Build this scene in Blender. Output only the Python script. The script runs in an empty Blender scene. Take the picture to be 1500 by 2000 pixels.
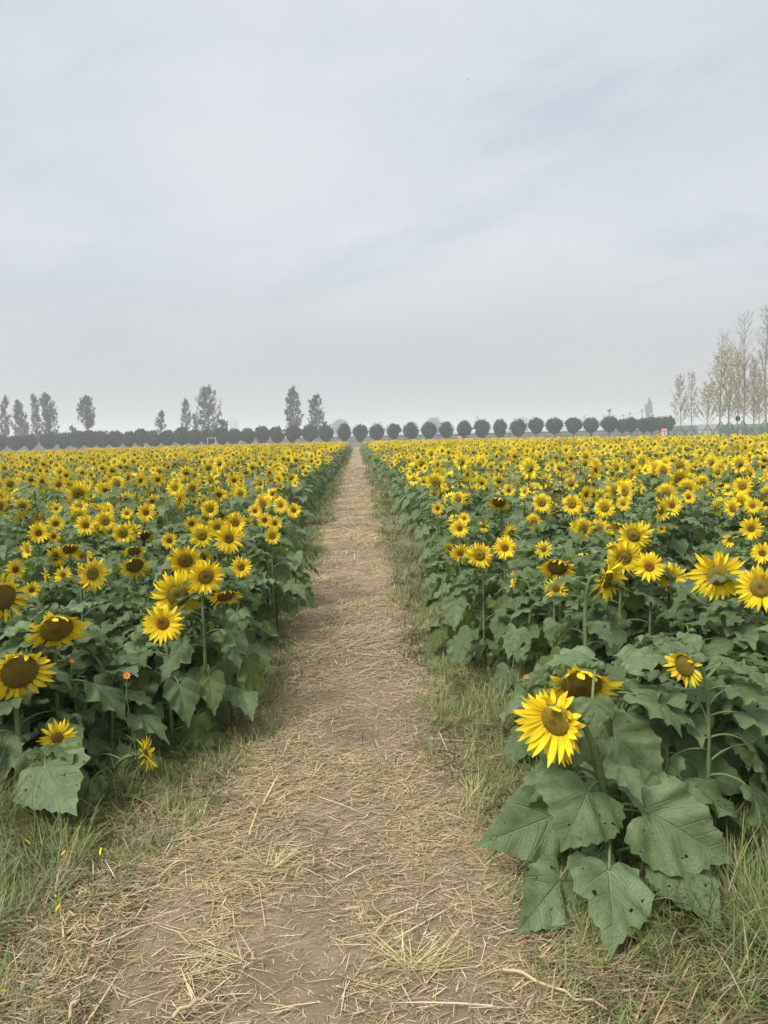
import bpy, math, random
import numpy as np
from mathutils import Vector, Matrix

random.seed(11)
RNG = np.random.default_rng(11)
R = math.radians
scene = bpy.context.scene
COL = scene.collection

# ------------------------------------------------------------------ camera
CAM = np.array([0.0, 0.0, 1.5])
FPX = 1500.0
VPX, VPY, SLOPE = 697.0, 855.0, 0.0245
_a = math.atan(SLOPE)
_xc, _yc = (VPX - 750) / FPX, (1000 - VPY) / FPX
_u = _xc * math.cos(_a) + _yc * math.sin(_a)
_v = -_xc * math.sin(_a) + _yc * math.cos(_a)
_th = math.atan(_v)
_psi = math.atan(-_u * math.cos(_th))
_F = np.array([math.sin(_psi) * math.cos(_th), math.cos(_psi) * math.cos(_th), -math.sin(_th)])
_Rt = np.array([math.cos(_psi), -math.sin(_psi), 0.0])
_Up = np.cross(_Rt, _F)
CX = math.cos(_a) * _Rt - math.sin(_a) * _Up
CY = math.sin(_a) * _Rt + math.cos(_a) * _Up
cam_data = bpy.data.cameras.new('camera')
cam = bpy.data.objects.new('camera', cam_data)
COL.objects.link(cam)
cam_data.sensor_fit = 'VERTICAL'
cam_data.sensor_height = 24.0
cam_data.lens = 24.0 * FPX / 2000.0
cam_data.clip_start = 0.05
cam_data.clip_end = 9000
M4 = Matrix.Identity(4)
for i in range(3):
    M4[i][0], M4[i][1], M4[i][2], M4[i][3] = CX[i], CY[i], -_F[i], CAM[i]
cam.matrix_world = M4
scene.camera = cam


def ray(px, py):
    return (px - 750) / FPX * CX + (1000 - py) / FPX * CY + _F


def at_height(px, py, H):
    r = ray(px, py)
    t = (H - CAM[2]) / r[2]
    return CAM + t * r, t


def at_y(px, py, Y):
    r = ray(px, py)
    t = Y / r[1]
    return CAM + t * r, t


def project(P):
    d = np.asarray(P) - CAM
    z = d @ _F
    return 750 + FPX * (d @ CX) / z, 1000 - FPX * (d @ CY) / z, z


# ------------------------------------------------------------------ light
SUN_EL, SUN_AZ = R(50), math.atan2(-0.62, -0.55)
sun_data = bpy.data.lights.new('sun', 'SUN')
sun_data.energy = 2.6
sun_data.angle = R(14)
sun_data.color = (1.0, 0.95, 0.86)
sun = bpy.data.objects.new('sun', sun_data)
COL.objects.link(sun)
sd = Vector((math.sin(SUN_AZ) * math.cos(SUN_EL), math.cos(SUN_AZ) * math.cos(SUN_EL), math.sin(SUN_EL)))
sun.rotation_euler = sd.to_track_quat('Z', 'Y').to_euler()
sun.location = sd * 50

world = bpy.data.worlds.new('World')
scene.world = world
world.use_nodes = True
wn, wl = world.node_tree.nodes, world.node_tree.links
wn.clear()


def wnode(t, **kw):
    n = wn.new(t)
    for k, v in kw.items():
        setattr(n, k, v)
    return n


def wmath(op, a, b=None, clamp=False):
    n = wn.new('ShaderNodeMath')
    n.operation = op
    n.use_clamp = clamp
    for i, s in enumerate((a, b)):
        if s is None:
            continue
        if isinstance(s, (int, float)):
            n.inputs[i].default_value = s
        else:
            wl.new(s, n.inputs[i])
    return n.outputs[0]


wout = wnode('ShaderNodeOutputWorld')
wbg = wnode('ShaderNodeBackground')
wbg.inputs['Strength'].default_value = 0.076
wl.new(wbg.outputs[0], wout.inputs[0])
sky = wnode('ShaderNodeTexSky', sky_type='NISHITA')
sky.sun_disc = False
sky.sun_elevation = SUN_EL
sky.sun_rotation = SUN_AZ
sky.air_density = 1.2
sky.dust_density = 4.0
tc = wnode('ShaderNodeTexCoord')
sep = wnode('ShaderNodeSeparateXYZ')
wl.new(tc.outputs['Generated'], sep.inputs[0])
zz = wmath('ADD', wmath('MAXIMUM', sep.outputs[2], 0.0), 0.30)
cmb = wnode('ShaderNodeCombineXYZ')
wl.new(wmath('DIVIDE', sep.outputs[0], zz), cmb.inputs[0])
wl.new(wmath('DIVIDE', sep.outputs[1], zz), cmb.inputs[1])


def wnoise(scale, stretch, turn, shift, detail, rough, dist):
    mp = wnode('ShaderNodeMapping', vector_type='TEXTURE')
    mp.inputs['Rotation'].default_value = (0, 0, R(turn))
    mp.inputs['Scale'].default_value = (*stretch, 1)
    mp.inputs['Location'].default_value = (*shift, 0)
    wl.new(cmb.outputs[0], mp.inputs[0])
    n = wnode('ShaderNodeTexNoise')
    n.inputs['Scale'].default_value = scale
    n.inputs['Detail'].default_value = detail
    n.inputs['Roughness'].default_value = rough
    n.inputs['Distortion'].default_value = dist
    wl.new(mp.outputs[0], n.inputs[0])
    return n.outputs[0]


def wstep(v, a, b, lo=0.0, hi=1.0):
    n = wnode('ShaderNodeMapRange', interpolation_type='SMOOTHSTEP')
    wl.new(v, n.inputs[0])
    for i, q in enumerate((a, b, lo, hi)):
        n.inputs[1 + i].default_value = q
    return n.outputs[0]


def wmix(f, a, b):
    n = wnode('ShaderNodeMix', data_type='RGBA')
    for k, v in ((0, f), (6, a), (7, b)):
        if isinstance(v, (float, int)):
            n.inputs[k].default_value = v
        elif isinstance(v, tuple):
            n.inputs[k].default_value = (*v, 1)
        else:
            wl.new(v, n.inputs[k])
    return n.outputs[2]


broad = wnoise(1.3, (1.3, 1.0), -30, (2.1, 0.6), 4, 0.5, 0.3)
wisps = wnoise(2.0, (2.0, 0.9), -32, (6.1, 0.3), 10, 0.60, 0.4)
fine = wnoise(5.5, (1.6, 1.0), -30, (0.3, 5.2), 8, 0.62, 0.4)
veil = wmix(wstep(broad, 0.34, 0.66), (5.75, 6.25, 6.95), (6.8, 7.15, 7.55))
veil = wmix(wmath('MULTIPLY', wstep(fine, 0.42, 0.68), 0.30), veil, (7.1, 7.4, 7.7))
blue = wmix(0.70, sky.outputs[0], (4.75, 5.75, 6.80))
hole = wmath('MULTIPLY', wstep(wisps, 0.47, 0.70), wstep(fine, 0.25, 0.60, 0.18, 0.42))


class _S:
    outputs = [None, None, wmix(hole, veil, blue)]


mixs = _S
# thick bright air low over the horizon
low = wnode('ShaderNodeMapRange', interpolation_type='SMOOTHSTEP')
wl.new(sep.outputs[2], low.inputs[0])
for i, v in enumerate((0.0, 0.26, 1.0, 0.0)):
    low.inputs[1 + i].default_value = v
mixl = wnode('ShaderNodeMix', data_type='RGBA')
wl.new(low.outputs[0], mixl.inputs[0])
wl.new(mixs.outputs[2], mixl.inputs[6])
mixl.inputs[7].default_value = (4.95, 5.08, 5.08, 1)
# the veiled sun brightens the cloud round it and the zenith is brighter than the low sky
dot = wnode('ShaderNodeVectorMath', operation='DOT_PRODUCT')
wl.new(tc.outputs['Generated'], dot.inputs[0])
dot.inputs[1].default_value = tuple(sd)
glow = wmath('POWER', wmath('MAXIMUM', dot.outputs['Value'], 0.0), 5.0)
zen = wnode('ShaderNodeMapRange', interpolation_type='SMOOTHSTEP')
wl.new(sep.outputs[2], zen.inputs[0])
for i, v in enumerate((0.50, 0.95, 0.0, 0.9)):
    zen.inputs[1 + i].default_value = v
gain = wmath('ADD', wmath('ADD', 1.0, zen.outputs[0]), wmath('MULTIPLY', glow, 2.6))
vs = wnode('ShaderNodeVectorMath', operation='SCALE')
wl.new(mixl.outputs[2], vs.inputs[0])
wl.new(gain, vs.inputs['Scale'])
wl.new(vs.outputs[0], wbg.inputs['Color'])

scene.view_settings.view_transform = 'Standard'
scene.view_settings.look = 'None'
scene.view_settings.gamma = 1
scene.view_settings.exposure = 0.5
cy = scene.cycles
cy.use_denoising = True
cy.max_bounces = 6
cy.diffuse_bounces = 4
cy.glossy_bounces = 2
cy.transmission_bounces = 4
cy.volume_bounces = 2
cy.use_fast_gi = False
cy.caustics_reflective = False
cy.caustics_refractive = False


# ------------------------------------------------------------------ helpers
def noise2(x, y, seed=0, octaves=3):
    """smooth value noise in 0..1"""
    x, y = np.asarray(x, float), np.asarray(y, float)
    tot, amp, nrm = 0.0, 1.0, 0.0
    for o in range(octaves):
        xi, yi = np.floor(x).astype(np.int64), np.floor(y).astype(np.int64)
        fx, fy = x - xi, y - yi
        fx, fy = fx * fx * (3 - 2 * fx), fy * fy * (3 - 2 * fy)

        def h(i, j):
            n = (i * 374761393 + j * 668265263 + (seed + o * 17) * 1442695041) & 0xFFFFFFFF
            n = ((n ^ (n >> 13)) * 1274126177) & 0xFFFFFFFF
            return ((n ^ (n >> 16)) & 0xFFFF) / 65535.0
        v = (h(xi, yi) * (1 - fx) + h(xi + 1, yi) * fx) * (1 - fy) + (h(xi, yi + 1) * (1 - fx) + h(xi + 1, yi + 1) * fx) * fy
        tot = tot + amp * v
        nrm += amp
        amp *= 0.5
        x, y = x * 2.03, y * 2.03
    return tot / nrm


def sstep(a, b, x):
    t = np.clip((np.asarray(x, float) - a) / (b - a), 0, 1)
    return t * t * (3 - 2 * t)


def ground_z(x, y):
    near = 1 - sstep(12, 30, np.hypot(x, y))
    return near * (0.05 * (noise2(np.asarray(x) * 0.9, np.asarray(y) * 0.9, 3, 3) - 0.5)
                   + 0.018 * (noise2(np.asarray(x) * 5, np.asarray(y) * 5, 4, 2) - 0.5))


class MD:
    """vertices, faces (4 wide, -1 pads a triangle), material index, uv and tint per vertex"""

    def __init__(s, V=None, F=None, M=None, UV=None, C=None):
        s.V = np.zeros((0, 3)) if V is None else np.asarray(V, float).reshape(-1, 3)
        s.F = np.zeros((0, 4), int) if F is None else np.asarray(F, int).reshape(-1, 4)
        s.M = np.zeros(len(s.F), int) if M is None else (np.full(len(s.F), M) if np.isscalar(M) else np.asarray(M, int))
        s.UV = np.zeros((len(s.V), 2)) if UV is None else np.asarray(UV, float)
        s.C = np.ones((len(s.V), 3)) if C is None else np.asarray(C, float)

    def xf(s, M):
        M = np.asarray(M)
        return MD(s.V @ M[:3, :3].T + M[:3, 3], s.F, s.M, s.UV, s.C)

    def mat(s, m):
        return MD(s.V, s.F, m if callable(m) else np.full(len(s.F), m), s.UV, s.C)


def join(ds):
    ds = [d for d in ds if len(d.V)]
    if not ds:
        return MD()
    off = np.cumsum([0] + [len(d.V) for d in ds])
    F = np.concatenate([np.where(d.F >= 0, d.F + o, -1) for d, o in zip(ds, off)])
    return MD(np.concatenate([d.V for d in ds]), F, np.concatenate([d.M for d in ds]),
              np.concatenate([d.UV for d in ds]), np.concatenate([d.C for d in ds]))


def to_mesh(name, d, mats, smooth=True, tint=False):
    me = bpy.data.meshes.new(name)
    mask = d.F >= 0
    cnt = mask.sum(1)
    loops = d.F[mask]
    me.vertices.add(len(d.V))
    me.vertices.foreach_set('co', d.V.astype(np.float32).ravel())
    me.loops.add(len(loops))
    me.loops.foreach_set('vertex_index', loops.astype(np.int32))
    me.polygons.add(len(d.F))
    me.polygons.foreach_set('loop_start', np.concatenate([[0], np.cumsum(cnt)[:-1]]).astype(np.int32))
    me.polygons.foreach_set('material_index', d.M.astype(np.int32))
    me.polygons.foreach_set('use_smooth', np.full(len(d.F), smooth))
    uv = me.uv_layers.new(name='UVMap')
    uv.data.foreach_set('uv', d.UV[loops].astype(np.float32).ravel())
    if tint:
        ca = me.color_attributes.new('tint', 'FLOAT_COLOR', 'POINT')
        ca.data.foreach_set('color', np.concatenate([d.C, np.ones((len(d.C), 1))], 1).astype(np.float32).ravel())
    for m in (mats if isinstance(mats, (list, tuple)) else [mats]):
        me.materials.append(m)
    me.update(calc_edges=True)
    me.validate()
    return me


def obj(name, me, parent=None, loc=None, mat=None):
    o = bpy.data.objects.new(name, me)
    COL.objects.link(o)
    if parent is not None:
        o.parent = parent
    if mat is not None:
        o.matrix_local = Matrix([list(map(float, r)) for r in mat])
    elif loc is not None:
        o.location = [float(c) for c in loc]
    return o


def tag(o, label=None, cat=None, group=None, kind=None):
    if label:
        o['label'] = label
    if cat:
        o['category'] = cat
    if group:
        o['group'] = group
    if kind:
        o['kind'] = kind
    return o


def empty(name, loc, label=None, cat=None, group=None, rz=0.0):
    o = bpy.data.objects.new(name, None)
    o.empty_display_size = 0.1
    COL.objects.link(o)
    o.location = [float(c) for c in loc]
    o.rotation_euler = (0, 0, rz)
    return tag(o, label, cat, group)


def children_map():
    m = {}
    for o in COL.objects:
        if o.parent:
            m.setdefault(o.parent.name, []).append(o)
    return m


def copy_tree(o, kids, parent=None):
    c = o.copy()
    COL.objects.link(c)
    if parent is not None:
        c.parent = parent
    for ch in kids.get(o.name, []):
        copy_tree(ch, kids, c)
    return c


def tube(pts, rad, sides=6, cap=True):
    pts = np.asarray(pts, float)
    n = len(pts)
    rad = np.broadcast_to(np.asarray(rad, float), (n,))
    T = np.gradient(pts, axis=0)
    T /= np.linalg.norm(T, axis=1, keepdims=True) + 1e-12
    ref = np.array([1.0, 0, 0]) if abs(T[0][0]) < 0.8 else np.array([0, 1.0, 0])
    V = []
    U = np.cross(T[0], ref)
    U /= np.linalg.norm(U)
    for i in range(n):
        U = U - T[i] * (U @ T[i])
        U /= np.linalg.norm(U) + 1e-12
        W = np.cross(T[i], U)
        a = np.arange(sides) * 2 * np.pi / sides
        V.append(pts[i] + rad[i] * (np.cos(a)[:, None] * U + np.sin(a)[:, None] * W))
    V = np.concatenate(V)
    F = []
    for i in range(n - 1):
        for k in range(sides):
            k2 = (k + 1) % sides
            F.append((i * sides + k, i * sides + k2, (i + 1) * sides + k2, (i + 1) * sides + k))
    UV = np.stack([np.tile(np.arange(sides) / sides, n), np.repeat(np.linspace(0, 1, n), sides)], 1)
    if cap:
        V = np.concatenate([V, pts[:1], pts[-1:]])
        UV = np.concatenate([UV, [[0, 0], [0, 1]]])
        a, b = n * sides, n * sides + 1
        for k in range(sides):
            k2 = (k + 1) % sides
            F.append((k2, k, a, -1))
            F.append(((n - 1) * sides + k, (n - 1) * sides + k2, b, -1))
    return MD(V, F, None, UV)


def box(x0, x1, y0, y1, z0, z1, bev=0.0):
    b = min(bev, (x1 - x0) / 3, (y1 - y0) / 3, (z1 - z0) / 3)
    if b <= 0:
        V = [(x, y, z) for z in (z0, z1) for y in (y0, y1) for x in (x0, x1)]
        F = [(0, 2, 3, 1), (4, 5, 7, 6), (0, 1, 5, 4), (2, 6, 7, 3), (0, 4, 6, 2), (1, 3, 7, 5)]
        return MD(V, F)
    rings = []
    for z, i in ((z0, b), (z0 + b, 0), (z1 - b, 0), (z1, b)):
        xs0, xs1, ys0, ys1 = x0 + i, x1 - i, y0 + i, y1 - i
        c = b * 0.8
        rings.append([(xs0 + c, ys0, z), (xs1 - c, ys0, z), (xs1, ys0 + c, z), (xs1, ys1 - c, z),
                      (xs1 - c, ys1, z), (xs0 + c, ys1, z), (xs0, ys1 - c, z), (xs0, ys0 + c, z)])
    V = [p for r in rings for p in r]
    F = [(i * 8 + k, i * 8 + (k + 1) % 8, (i + 1) * 8 + (k + 1) % 8, (i + 1) * 8 + k) for i in range(3) for k in range(8)]
    F += [(0, 3, 2, 1), (0, 7, 4, 3), (7, 6, 5, 4), (24, 25, 26, 27), (24, 27, 28, 31), (31, 28, 29, 30)]
    return MD(V, F)


def bezier(a, b, c, d, n):
    t = np.linspace(0, 1, n)[:, None]
    a, b, c, d = map(np.asarray, (a, b, c, d))
    return (1 - t) ** 3 * a + 3 * (1 - t) ** 2 * t * b + 3 * (1 - t) * t * t * c + t ** 3 * d


def frame_from(f, up=(0, 0, 1), pos=(0, 0, 0), scale=1.0, spin=0.0):
    """matrix whose local Z is f and whose local Y is as near to up as it can be"""
    f = np.asarray(f, float)
    f = f / np.linalg.norm(f)
    x = np.cross(up, f)
    if np.linalg.norm(x) < 1e-4:
        x = np.array([1.0, 0, 0])
    x /= np.linalg.norm(x)
    y = np.cross(f, x)
    x, y = x * math.cos(spin) + y * math.sin(spin), -x * math.sin(spin) + y * math.cos(spin)
    M = np.eye(4)
    M[:3, 0], M[:3, 1], M[:3, 2], M[:3, 3] = x * scale, y * scale, f * scale, pos
    return M


def rotz(a):
    M = np.eye(4)
    M[0, 0] = M[1, 1] = math.cos(a)
    M[0, 1], M[1, 0] = -math.sin(a), math.sin(a)
    return M


def rotx(a):
    M = np.eye(4)
    M[1, 1] = M[2, 2] = math.cos(a)
    M[1, 2], M[2, 1] = -math.sin(a), math.sin(a)
    return M


def trans(p):
    M = np.eye(4)
    M[:3, 3] = p
    return M


# ------------------------------------------------------------------ materials
class MT:
    def __init__(s, name, rough=0.7, spec=0.25):
        s.m = bpy.data.materials.new(name)
        s.m.use_nodes = True
        s.t = s.m.node_tree
        s.n, s.l = s.t.nodes, s.t.links
        s.b = s.n['Principled BSDF']
        s.b.inputs['Roughness'].default_value = rough
        s.b.inputs['Specular IOR Level'].default_value = spec
        s.out = s.n['Material Output']

    def node(s, t, **kw):
        n = s.n.new(t)
        for k, v in kw.items():
            setattr(n, k, v)
        return n

    def put(s, sock, v):
        if isinstance(v, (int, float)):
            sock.default_value = v
        elif isinstance(v, tuple):
            sock.default_value = v if len(v) == 4 or sock.type == 'VECTOR' else (*v, 1)
        else:
            s.l.new(v, sock)

    def math(s, op, a, b=0.0, c=None, clamp=False):
        n = s.node('ShaderNodeMath', operation=op, use_clamp=clamp)
        s.put(n.inputs[0], a)
        s.put(n.inputs[1], b)
        if c is not None:
            s.put(n.inputs[2], c)
        return n.outputs[0]

    def mix(s, f, a, b, blend='MIX'):
        n = s.node('ShaderNodeMix', data_type='RGBA', blend_type=blend)
        s.put(n.inputs[0], f)
        s.put(n.inputs[6], a)
        s.put(n.inputs[7], b)
        return n.outputs[2]

    def coord(s, which='Object'):
        return s.node('ShaderNodeTexCoord').outputs[which]

    def noise(s, scale, detail=4, rough=0.55, vec=None, dist=0.0):
        n = s.node('ShaderNodeTexNoise')
        s.put(n.inputs['Scale'], scale)
        s.put(n.inputs['Detail'], detail)
        s.put(n.inputs['Roughness'], rough)
        s.put(n.inputs['Distortion'], dist)
        if vec is not None:
            s.l.new(vec, n.inputs['Vector'])
        return n.outputs[0]

    def ramp(s, v, a, b, lo=0.0, hi=1.0, smooth=True):
        n = s.node('ShaderNodeMapRange', interpolation_type='SMOOTHSTEP' if smooth else 'LINEAR')
        s.put(n.inputs[0], v)
        for i, x in enumerate((a, b, lo, hi)):
            n.inputs[1 + i].default_value = x
        return n.outputs[0]

    def bump(s, h, strength=0.3, dist=0.01):
        n = s.node('ShaderNodeBump')
        n.inputs['Strength'].default_value = strength
        n.inputs['Distance'].default_value = dist
        s.put(n.inputs['Height'], h)
        s.l.new(n.outputs[0], s.b.inputs['Normal'])
        return n

    def color(s, c):
        s.put(s.b.inputs['Base Color'], c)
        return c

    def translucent(s, c, f):
        tr = s.node('ShaderNodeBsdfTranslucent')
        s.put(tr.inputs['Color'], c)
        mx = s.node('ShaderNodeMixShader')
        mx.inputs[0].default_value = f
        s.l.new(s.b.outputs[0], mx.inputs[1])
        s.l.new(tr.outputs[0], mx.inputs[2])
        s.l.new(mx.outputs[0], s.out.inputs[0])

    def rnd(s):
        return s.node('ShaderNodeObjectInfo').outputs['Random']


def plain(name, c, rough=0.7, var=0.25, scale=6.0, spec=0.25, bump=0.0):
    m = MT(name, rough, spec)
    n = m.noise(scale, 5, 0.6, m.coord('Object'))
    dark = tuple(x * (1 - var) for x in c)
    lite = tuple(min(1, x * (1 + var)) for x in c)
    m.color(m.mix(n, dark, lite))
    if bump:
        m.bump(n, bump, 0.02)
    return m.m


def leaf_mat(name, base, alt, vein, under, vein_amt=0.55):
    m = MT(name, 0.52, 0.36)
    uv = m.node('ShaderNodeSeparateXYZ')
    m.l.new(m.coord('UV'), uv.inputs[0])
    x = m.math('ABSOLUTE', m.math('SUBTRACT', uv.outputs[0], 0.5))
    y = uv.outputs[1]
    # midrib, the two strong laterals, and finer side veins
    mid = m.ramp(m.math('DIVIDE', x, m.math('SUBTRACT', 1.15, y)), 0.006, 0.018, 1, 0)
    lat = m.math('ABSOLUTE', m.math('SUBTRACT', y, m.math('ADD', m.math('MULTIPLY', x, 0.75), m.math('MULTIPLY', m.math('MULTIPLY', x, x), 1.6))))
    lat = m.math('MULTIPLY', m.ramp(lat, 0.006, 0.02, 1, 0), m.ramp(x, 0.30, 0.42, 1, 0))
    s1 = m.math('SUBTRACT', y, m.math('MULTIPLY', x, 0.95))
    s1 = m.math('ABSOLUTE', m.math('SUBTRACT', m.math('FRACT', m.math('MULTIPLY', s1, 5.2)), 0.5))
    s1 = m.math('MULTIPLY', m.ramp(s1, 0.02, 0.07, 1, 0), m.ramp(x, 0.16, 0.36, 0.6, 0.05))
    v = m.math('MAXIMUM', m.math('MAXIMUM', mid, lat), s1)
    net = m.node('ShaderNodeTexVoronoi', feature='DISTANCE_TO_EDGE')
    net.inputs['Scale'].default_value = 27
    m.l.new(m.coord('UV'), net.inputs['Vector'])
    netv = m.ramp(net.outputs['Distance'], 0.01, 0.07, 1, 0)
    sh = m.node('ShaderNodeVectorMath', operation='ADD')
    m.l.new(m.coord('UV'), sh.inputs[0])
    cx3 = m.node('ShaderNodeCombineXYZ')
    m.l.new(m.math('MULTIPLY', m.rnd(), 37.0), cx3.inputs[0])
    m.l.new(m.math('MULTIPLY', m.rnd(), 19.0), cx3.inputs[1])
    m.l.new(cx3.outputs[0], sh.inputs[1])
    oc = sh.outputs[0]
    big = m.noise(5.0, 4, 0.6, oc)
    fine = m.noise(46.0, 3, 0.6, oc)
    c = m.mix(m.rnd(), tuple(k * 0.82 for k in base), tuple(k * 1.06 for k in alt))
    c = m.mix(m.math('MULTIPLY', m.ramp(big, 0.35, 0.65), 0.5), c, tuple(k * 0.66 for k in base))
    c = m.mix(m.math('MULTIPLY', m.ramp(fine, 0.60, 0.75), 0.25), c, tuple(k * 1.45 for k in alt))
    spots = m.ramp(m.noise(17.0, 2, 0.5, oc), 0.70, 0.76)
    c = m.mix(m.math('MULTIPLY', spots, 0.45), c, (0.10, 0.085, 0.035))
    c = m.mix(m.math('MULTIPLY', netv, 0.09), c, vein)
    c = m.mix(m.math('MULTIPLY', v, vein_amt), c, vein)
    back = m.node('ShaderNodeNewGeometry').outputs['Backfacing']
    c = m.mix(m.math('MULTIPLY', back, 0.75), c, under)
    m.color(c)
    m.translucent(m.mix(0.5, c, (0.28, 0.42, 0.05)), 0.28)
    hole = m.math('MULTIPLY', m.ramp(m.noise(9.0, 2, 0.5, oc), 0.69, 0.695), m.ramp(m.math('MAXIMUM', x, m.math('ABSOLUTE', m.math('SUBTRACT', y, 0.3))), 0.10, 0.12))
    sock = m.out.inputs[0].links[0].from_socket
    tp_ = m.node('ShaderNodeBsdfTransparent')
    hx = m.node('ShaderNodeMixShader')
    m.l.new(hole, hx.inputs[0])
    m.l.new(sock, hx.inputs[1])
    m.l.new(tp_.outputs[0], hx.inputs[2])
    m.l.new(hx.outputs[0], m.out.inputs[0])
    h = m.math('ADD', m.math('MULTIPLY', big, 0.6), m.math('ADD', m.math('ADD', m.math('MULTIPLY', v, -0.35), m.math('MULTIPLY', netv, -0.07)), m.math('MULTIPLY', fine, 0.18)))
    m.bump(h, 0.8, 0.015)
    return m.m


LEAF = leaf_mat('sunflower_leaf', (0.110, 0.165, 0.060), (0.175, 0.232, 0.104), (0.24, 0.29, 0.16), (0.16, 0.21, 0.10))
LEAF_OLD = leaf_mat('sunflower_old_leaf', (0.090, 0.135, 0.030), (0.14, 0.17, 0.030), (0.23, 0.25, 0.09), (0.16, 0.19, 0.06))
STEM = plain('sunflower_stem', (0.115, 0.155, 0.060), 0.65, 0.3, 30)
SEPAL = plain('sunflower_sepal', (0.075, 0.115, 0.040), 0.6, 0.35, 25)


def petal_mat(name, a, b):
    m = MT(name, 0.55, 0.2)
    uv = m.node('ShaderNodeSeparateXYZ')
    m.l.new(m.coord('UV'), uv.inputs[0])
    ridge = m.math('ABSOLUTE', m.math('SINE', m.math('MULTIPLY', uv.outputs[0], 20.0)))
    c = m.mix(m.noise(7, 3, 0.5, m.coord('Object')), a, b)
    c = m.mix(m.ramp(uv.outputs[1], 0.0, 0.45, 0.55, 0.0), c, (0.78, 0.42, 0.006))
    m.color(c)
    m.translucent(c, 0.16)
    m.bump(ridge, 0.5, 0.004)
    return m.m


PETAL = petal_mat('sunflower_petal', (0.92, 0.64, 0.014), (0.97, 0.76, 0.030))
PETAL_DRY = petal_mat('sunflower_dry_petal', (0.55, 0.30, 0.012), (0.72, 0.42, 0.012))


def disc_mat(name, outer, ring, centre, fr=0.34):
    m = MT(name, 0.85, 0.1)
    uv = m.coord('UV')
    vm = m.node('ShaderNodeVectorMath', operation='DISTANCE')
    m.l.new(uv, vm.inputs[0])
    vm.inputs[1].default_value = (0.5, 0.5, 0)
    r = m.math('MULTIPLY', vm.outputs['Value'], 2.0)
    wob = m.math('ADD', r, m.math('MULTIPLY', m.math('SUBTRACT', m.noise(7, 3, 0.6, uv), 0.5), 0.35))
    vo = m.node('ShaderNodeTexVoronoi')
    vo.inputs['Scale'].default_value = 26
    m.l.new(uv, vo.inputs['Vector'])
    c = m.mix(m.ramp(wob, fr - 0.12, fr + 0.06), centre, ring)
    c = m.mix(m.ramp(wob, fr + 0.12, 0.85), c, outer)
    c = m.mix(m.ramp(vo.outputs['Distance'], 0.1, 0.6, 0.0, 0.6), c, tuple(k * 0.35 for k in ring))
    m.color(c)
    m.bump(vo.outputs['Distance'], -0.9, 0.02)
    return m.m


DISC = disc_mat('sunflower_disc', (0.260, 0.160, 0.022), (0.180, 0.095, 0.018), (0.125, 0.075, 0.018))
DISC_OLIVE = disc_mat('sunflower_olive_disc', (0.275, 0.215, 0.034), (0.245, 0.170, 0.026), (0.130, 0.080, 0.018), 0.26)
DISC_DARK = disc_mat('sunflower_seed_disc', (0.215, 0.165, 0.028), (0.190, 0.135, 0.024), (0.150, 0.105, 0.020), 0.2)
DMATS = [DISC, DISC_OLIVE, DISC_DARK]


def tint_mat(name, rough=0.6, trans=0.2, amp=0.25, sc=4.0, spec=0.2):
    m = MT(name, rough, spec)
    a = m.node('ShaderNodeAttribute', attribute_name='tint')
    n = m.noise(sc, 3, 0.6, m.coord('Object'))
    c = m.mix(1.0, a.outputs['Color'], m.mix(n, (1 - amp,) * 3, (1 + amp,) * 3), 'MULTIPLY')
    m.color(c)
    if trans:
        m.translucent(c, trans)
    return m.m


GRASS = tint_mat('grass_blades', 0.55, 0.22)
STRAW = tint_mat('dry_straw', 0.6, 0.05, 0.2, 9.0, 0.3)
CROWN = tint_mat('tree_leaves', 0.6, 0.12, 0.2, 0.6)
BARK = plain('bark', (0.14, 0.125, 0.10), 0.9, 0.35, 3, 0.1, 0.5)
BARK_PALE = plain('pale_bark', (0.24, 0.215, 0.175), 0.9, 0.35, 3, 0.1, 0.5)

# ------------------------------------------------------------------ ground and path


def path_centre(y):
    y = np.asarray(y, float)
    return -0.10 + 0.03 * np.sin(y * 0.35) * sstep(2, 8, y)


def path_half(y, side):
    y = np.asarray(y, float)
    return 0.54 + 0.14 * (noise2(y * 0.8, y * 0 + side * 7.3, 21, 3) - 0.5) + 0.14 * (1 - sstep(1.5, 4.0, y))


def ground_mat():
    m = MT('field_soil', 0.95, 0.1)
    o = m.coord('Object')
    big = m.noise(0.35, 5, 0.6, o)
    mid = m.noise(3.0, 6, 0.65, o)
    fin = m.noise(55.0, 4, 0.7, o)
    c = m.mix(m.ramp(mid, 0.3, 0.7), (0.095, 0.072, 0.046), (0.145, 0.112, 0.074))
    c = m.mix(m.math('MULTIPLY', m.ramp(big, 0.40, 0.62), 0.55), c, (0.100, 0.115, 0.042))
    c = m.mix(m.ramp(fin, 0.35, 0.75, 0.0, 0.5), c, (0.20, 0.165, 0.10))
    m.color(c)
    m.bump(m.math('ADD', m.math('MULTIPLY', mid, 0.6), fin), 0.7, 0.02)
    return m.m


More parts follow.
